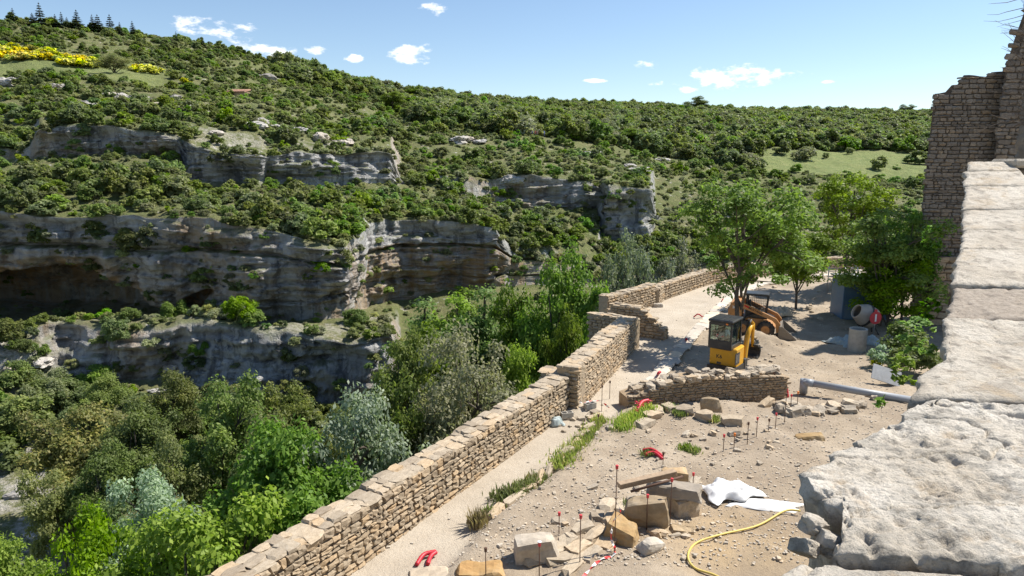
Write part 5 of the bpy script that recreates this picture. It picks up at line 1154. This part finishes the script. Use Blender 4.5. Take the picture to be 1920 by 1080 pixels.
# rendered corner pillar and downpipe close on the right
cp = at(1930, 290, 14.0); e = thing('corner_pier', 'brown rough-rendered corner pier of the near house', 'pier', (cp.x, cp.y, 5.0), -.2)
vv, ff = tube_np([(.0008 * k, 0, k * .05) for k in range(150)], .28, 28); vv = np.asarray(vv); nn = vv * np.array([1, 1, 0]); nn /= np.linalg.norm(nn, axis=1)[:, None] + 1e-6; vv = vv + nn * (.05 * fbm(vv * 4, 71, 4, .6) + .03 * fbm(vv * np.array([9, 9, 14]), 72, 3))[:, None]; pm_ = faces_mesh('pier', vv, ff); link('shaft', pm_, M_ruin, e)
tube('downpipe', [(.22, -.32, 2.6), (.22, -.32, 5.2)], .05, M_pvc, e, 10)
r = np.random.default_rng(5); V, F_ = [], []
for k in range(110):
    a = np.array([cp.x - .15 + r.normal(0, .15), cp.y - .3 + r.normal(0, .15), cp.z + r.uniform(.5, 4.2)]); p = [a]; d = np.array([-1, r.normal(0, .3), r.normal(.25, .35)])
    for j in range(4): d = d + r.normal(0, .3, 3); p.append(p[-1] + d / np.linalg.norm(d) * r.uniform(.1, .3))
    v_, f_ = tube_np(p, np.linspace(.009, .002, 5), 4, False); o_ = sum(len(x) for x in V); V.append(v_); F_ += [tuple(i + o_ for i in q_) for q_ in f_]
tag(link('bare_twigs', faces_mesh('bare_twigs', np.concatenate(V), F_), M_twig), 'leafless twigs of a climber sprouting from the corner pier', 'climber')

# ------------------------------------------------------------------ foreground rock-topped parapet
LE = [(1150, 1300, 1.45), (1400, 1080, 2.0), (1482, 1010, 2.27), (1497, 930, 2.55), (1530, 880, 2.8), (1620, 800, 3.3), (1718, 735, 3.8), (1735, 640, 4.6), (1768, 560, 5.4), (1785, 490, 6.3), (1800, 400, 7.7), (1808, 302, 9.6)]
LP = [at(*q) for q in LE]; lpx = np.array([p[:] for p in LP]); sl = np.concatenate([[0], np.cumsum(np.linalg.norm(np.diff(lpx, axis=0), axis=1))])
def lpos(s): return np.stack([np.interp(s, sl, lpx[:, c]) for c in range(3)], -1)
def rock_mat(name, base, white, grey, ochre, og):
    t = NT(name); co = t.coords('World'); a1 = t.noise(co, 1.6, 7, .62); a2 = t.noise(co, 9, 9, .72); a3 = t.noise(co, 55, 5, .7); a4 = t.noise(co, 4.2, 8, .7, .4)
    c_ = t.mix(t.ramp(a1, [(.4, 0), (.6, 1)]), base, white); c_ = t.mix(t.ramp(a4, [(.48, 0), (.6, .8)]), c_, grey)
    c_ = t.mix(t.ramp(t.noise(co, 2.7, 8, .72, .3), [(.54, 0), (.66, og)]), c_, ochre); c_ = t.mix(t.ramp(a2, [(.53, 0), (.64, .7)]), c_, tuple(x * .55 for x in grey))
    c_ = t.mix(t.ramp(a3, [(.56, 0), (.7, .55)]), c_, tuple(x * .5 for x in base))
    vo = t.n('ShaderNodeTexVoronoi', feature='DISTANCE_TO_EDGE'); vo.inputs['Scale'].default_value = 2.3
    wv = t.n('ShaderNodeVectorMath', operation='ADD'); nv_ = t.n('ShaderNodeTexNoise'); nv_.inputs['Scale'].default_value = 3; nv_.inputs['Detail'].default_value = 6; t.l(co, nv_.inputs['Vector']); t.l(co, wv.inputs[0]); t.l(nv_.outputs['Color'], wv.inputs[1]); t.l(wv.outputs[0], vo.inputs['Vector'])
    ck = t.ramp(vo.outputs['Distance'], [(.0, 0), (.018, 1)])
    h = t.math('ADD', t.math('ADD', t.math('MULTIPLY', a2, 1.2), t.math('MULTIPLY', a3, .5)), t.math('MULTIPLY', ck, .06))
    t.bsdf(c_, .95, h, 1.0, .03); return t.m
M_rock = rock_mat('weathered_limestone', (.53, .465, .375), (.65, .595, .51), (.38, .345, .29), (.45, .34, .22), .7)
M_cope = rock_mat('warm_coping_limestone', (.51, .445, .355), (.60, .54, .45), (.38, .33, .265), (.45, .34, .215), .65)
PE = thing('rock_parapet', 'broad sunlit limestone parapet rising beside the viewpoint', 'wall', tuple(lpx[1] - np.array([0, 0, 7.0])))
po = np.array(PE.location)
def cap(name, s0, s1, w0, w1, amp, mat, ns, nt, seed, lift=0.0, jag=.05, label=None, thick=.34):
    S, Tt = np.meshgrid(np.linspace(s0, s1, ns), np.linspace(0, 1, nt), indexing='ij'); base = lpos(S)
    d = lpos(S + .15) - lpos(S - .15); d[..., 2] = 0; d /= np.linalg.norm(d, axis=-1)[..., None] + 1e-9
    dm = lpos(np.array([s1 + .3]))[0] - lpos(np.array([s0 - .3]))[0]; dm[2] = 0; dm /= np.linalg.norm(dm); rt = np.array([1.0, -.16, 0]); rt /= np.linalg.norm(rt)
    wd = w0 + (w1 - w0) * (S - s0) / (s1 - s0)
    P = base + rt * (Tt * wd)[..., None]
    e_ = np.minimum(np.minimum((S - s0), (s1 - S)), np.minimum(Tt * wd, (1 - Tt) * wd))
    ridg = 1 - np.abs(fbm(P * 3.1, seed + 2, 4, .55))
    pit = np.clip(fbm(P * 7.0, seed + 21, 4, .6) - .25, 0, 1); crk = np.exp(-(fbm(P * np.array([1.3, 2.2, 1]), seed + 31, 3) / .025) ** 2)
    hol = np.clip(fbm(P * 2.6, seed, 5, .55) - .12, 0, 1); hol2 = np.clip(fbm(P * 11, seed + 3, 4, .6) - .3, 0, 1)
    P[..., 2] += lift + amp * (fbm(P * .8, seed + 40, 2) * .3 - .75 * hol - .45 * hol2 - .45 * crk + .10 * fbm(P * 24, seed + 5, 4, .7)) - .022 * np.exp(-(e_ / .018) ** 2)
    P += jag * np.exp(-(Tt * wd / .12) ** 2)[..., None] * (fbm(P * np.array([2.5, 2.5, 0]) + seed, seed + 7, 4, .6) - .75)[..., None] * (-rt)
    rim = np.concatenate([P[0, :], P[1:, -1], P[-1, -2::-1], P[-2:0:-1, 0]]); n_r = len(rim); V = [P.reshape(-1, 3)]; i_ = np.arange(ns * nt).reshape(ns, nt)
    F_ = [np.stack([i_[:-1, :-1], i_[1:, :-1], i_[1:, 1:], i_[:-1, 1:]], -1).reshape(-1, 4)[:, ::-1]]
    ri = np.concatenate([i_[0, :], i_[1:, -1], i_[-1, -2::-1], i_[-2:0:-1, 0]]); prev = ri; off_ = ns * nt; cen = P.reshape(-1, 3).mean(0)
    for k in range(1, 9):
        q = rim.copy(); q[:, 2] -= thick * k / 8; dirc = q - cen; dirc[:, 2] = 0; dirc /= np.linalg.norm(dirc, axis=1)[:, None] + 1e-9
        q += dirc * (.05 * fbm(q * 6, seed + 11, 4, .65) - .16 * k / 8)[:, None]
        V.append(q); cur = off_ + np.arange(n_r); F_.append(np.stack([prev, np.roll(prev, -1), np.roll(cur, -1), cur], -1)); prev = cur; off_ += n_r
    o = link(name, mesh_np(name, np.concatenate(V) - po, np.concatenate(F_), True), mat, PE)
    bm = bmesh.new(); bm.from_mesh(o.data); bmesh.ops.recalc_face_normals(bm, faces=bm.faces[:]); bm.to_mesh(o.data); bm.free()
    if label: o['label'] = label
    return o
def sat(v): return float(np.interp(-v, [-q[1] for q in LE], sl))
cap('cap_rock', sl[0], sat(1022), 4.0, 3.6, .05, M_rock, 90, 180, 3, -.05, label='low flat slab at the near end')
cap('cap_rock', sat(1018), sat(742), 3.4, 2.6, .085, M_rock, 220, 240, 9, .0, .12, label='big pitted white boulder', thick=.7)
cap('cap_rock', sat(738), sat(596), 2.2, 1.6, .035, M_cope, 110, 110, 15, .0, .07)
cap('gravel_patch', sat(593), sat(536), 1.5, 1.3, .03, mat_stone('gravelly_mortar', ((.26, .22, .18), (.42, .365, .30), (.55, .49, .42)), 30), 60, 80, 19, -.01, .06, label='crumbling gravelly mortar')
for k, (u, v, Y, sz, m) in enumerate([(1545, 905, 2.62, .12, M_rock), (1528, 962, 2.44, .09, M_cope), (1560, 1000, 2.36, .12, M_rock), (1512, 1003, 2.33, .08, M_cope)]):
    bm = bmesh.new(); bmesh.ops.create_icosphere(bm, subdivisions=5, radius=.6); c2 = np.array([v.co[:] for v in bm.verts]); d2 = .35 * fbm(c2 * 1.4 + k * 5, 81, 2) + .10 * fbm(c2 * 5 + k, 82, 5, .6)
    for v_, q_ in zip(bm.verts, d2): v_.co = Vector([max(-.45, min(.45, x)) for x in v_.co * (1 + q_)])
    sm_ = bm_mesh('chock_stone', bm, True); sm_.materials.append(m); o = link('chock_stone', sm_, None, PE, at(u, v, Y) - Vector(po) - Vector((0, 0, .05)), (.2 * k, .3, .7 * k), (sz * 1.3, sz, sz * .8))
vs_ = [533, 468, 432, 392, 352, 322, 302]
for k in range(len(vs_) - 1): cap('cap_stone', sat(vs_[k]) + .006, sat(vs_[k + 1]) - .006, 1.25 - .11 * k, 1.14 - .11 * k, .016, M_cope, 46, 70, 30 + k, .0, .035)
# body of the wall below the caps, down to the terrace
V, F_ = [], []; S = np.linspace(sl[0], sl[-1], 60); B = lpos(S); Dm = np.gradient(B, axis=0); Dm[:, 2] = 0; Dm /= np.linalg.norm(Dm, axis=1)[:, None]
for i in range(60):
    rt = np.array([Dm[i, 1], -Dm[i, 0], 0]); wdt = np.interp(S[i], [sl[0], sat(742), sat(600), sl[-1]], [2.4, 1.6, .9, .5])
    for k in range(14):
        q = B[i] + rt * np.interp(S[i], [sat(900), sat(700)], [.45, .12]); q = np.array([q[0], q[1], B[i, 2] - .22 - (B[i, 2] + .2) * (k / 13) ** 1.3]); q[:2] -= rt[:2] * (.06 * float(fbm(q * 2.5, 61, 3)) + .0 * k); V.append(q - po)
    q = B[i] + rt * wdt; V.append(np.array([q[0], q[1], B[i, 2] - .25]) - po); V.append(np.array([q[0], q[1], -.2]) - po)
for i in range(59):
    for k in range(13): F_.append((i*16+k, (i+1)*16+k, (i+1)*16+k+1, i*16+k+1))
    F_.append((i*16, i*16+14, (i+1)*16+14, (i+1)*16)); F_.append((i*16+14, i*16+15, (i+1)*16+15, (i+1)*16+14))
link('wall_body', faces_mesh('wall_body', V, F_), mat_stone('wall_face_stone', ((.26, .23, .20), (.38, .345, .30), (.5, .46, .41)), 3, bstr=1, bdist=.06, kind='Object'), PE)
# return of the parapet to the right at its far end
ed = lpx[-1]; rw = thing('parapet_return', 'end stretch of the parapet turning away behind the cap stones', 'wall', (ed[0], ed[1], 5.5), math.radians(-8))
box('wall_body', (3.0, .4, ed[2] - 5.5 - .1), (2.1, .0, (ed[2] - 5.6) / 2), M_ruin, rw, .03); 
for k in range(4): o = link('cap_stone', box_mesh(.74, .6, .12, .03), M_cope, rw, (.85 + .75 * k, .0, ed[2] - 5.5 - .03), (0, 0, random.uniform(-.02, .02)))
# street inside the wall
st = link('street', mesh_np('street', [(1.2, -3, 6.0), (40, -3, 6.0), (40, 9.0, 6.0), (6.6, 9.0, 6.0)], [(0, 1, 2, 3)]), M_ground); st['kind'] = 'structure'
# leafy climbers on the outer face
for i, (u, v, Y, rr, n) in enumerate([(1715, 690, 5.2, .22, 150), (1690, 735, 4.6, .14, 80), (1745, 480, 9.0, .22, 110), (1740, 610, 6.4, .14, 80), (1650, 770, 4.2, .05, 12)]):
    p = at(u, v, Y); bushy('wall_plant', ['leafy green climber on the outer face of the rock parapet', 'small-leaved sprig at the foot of the climber', 'light green shoots in front of the ruined tower', 'sprig growing where the parapet meets the ivy', 'tiny sprig under the white boulder'][i], p, rr * .9, L_bright, 220 + i, .034, int(n * 2.2), 1.6, 34, (.08, .2))
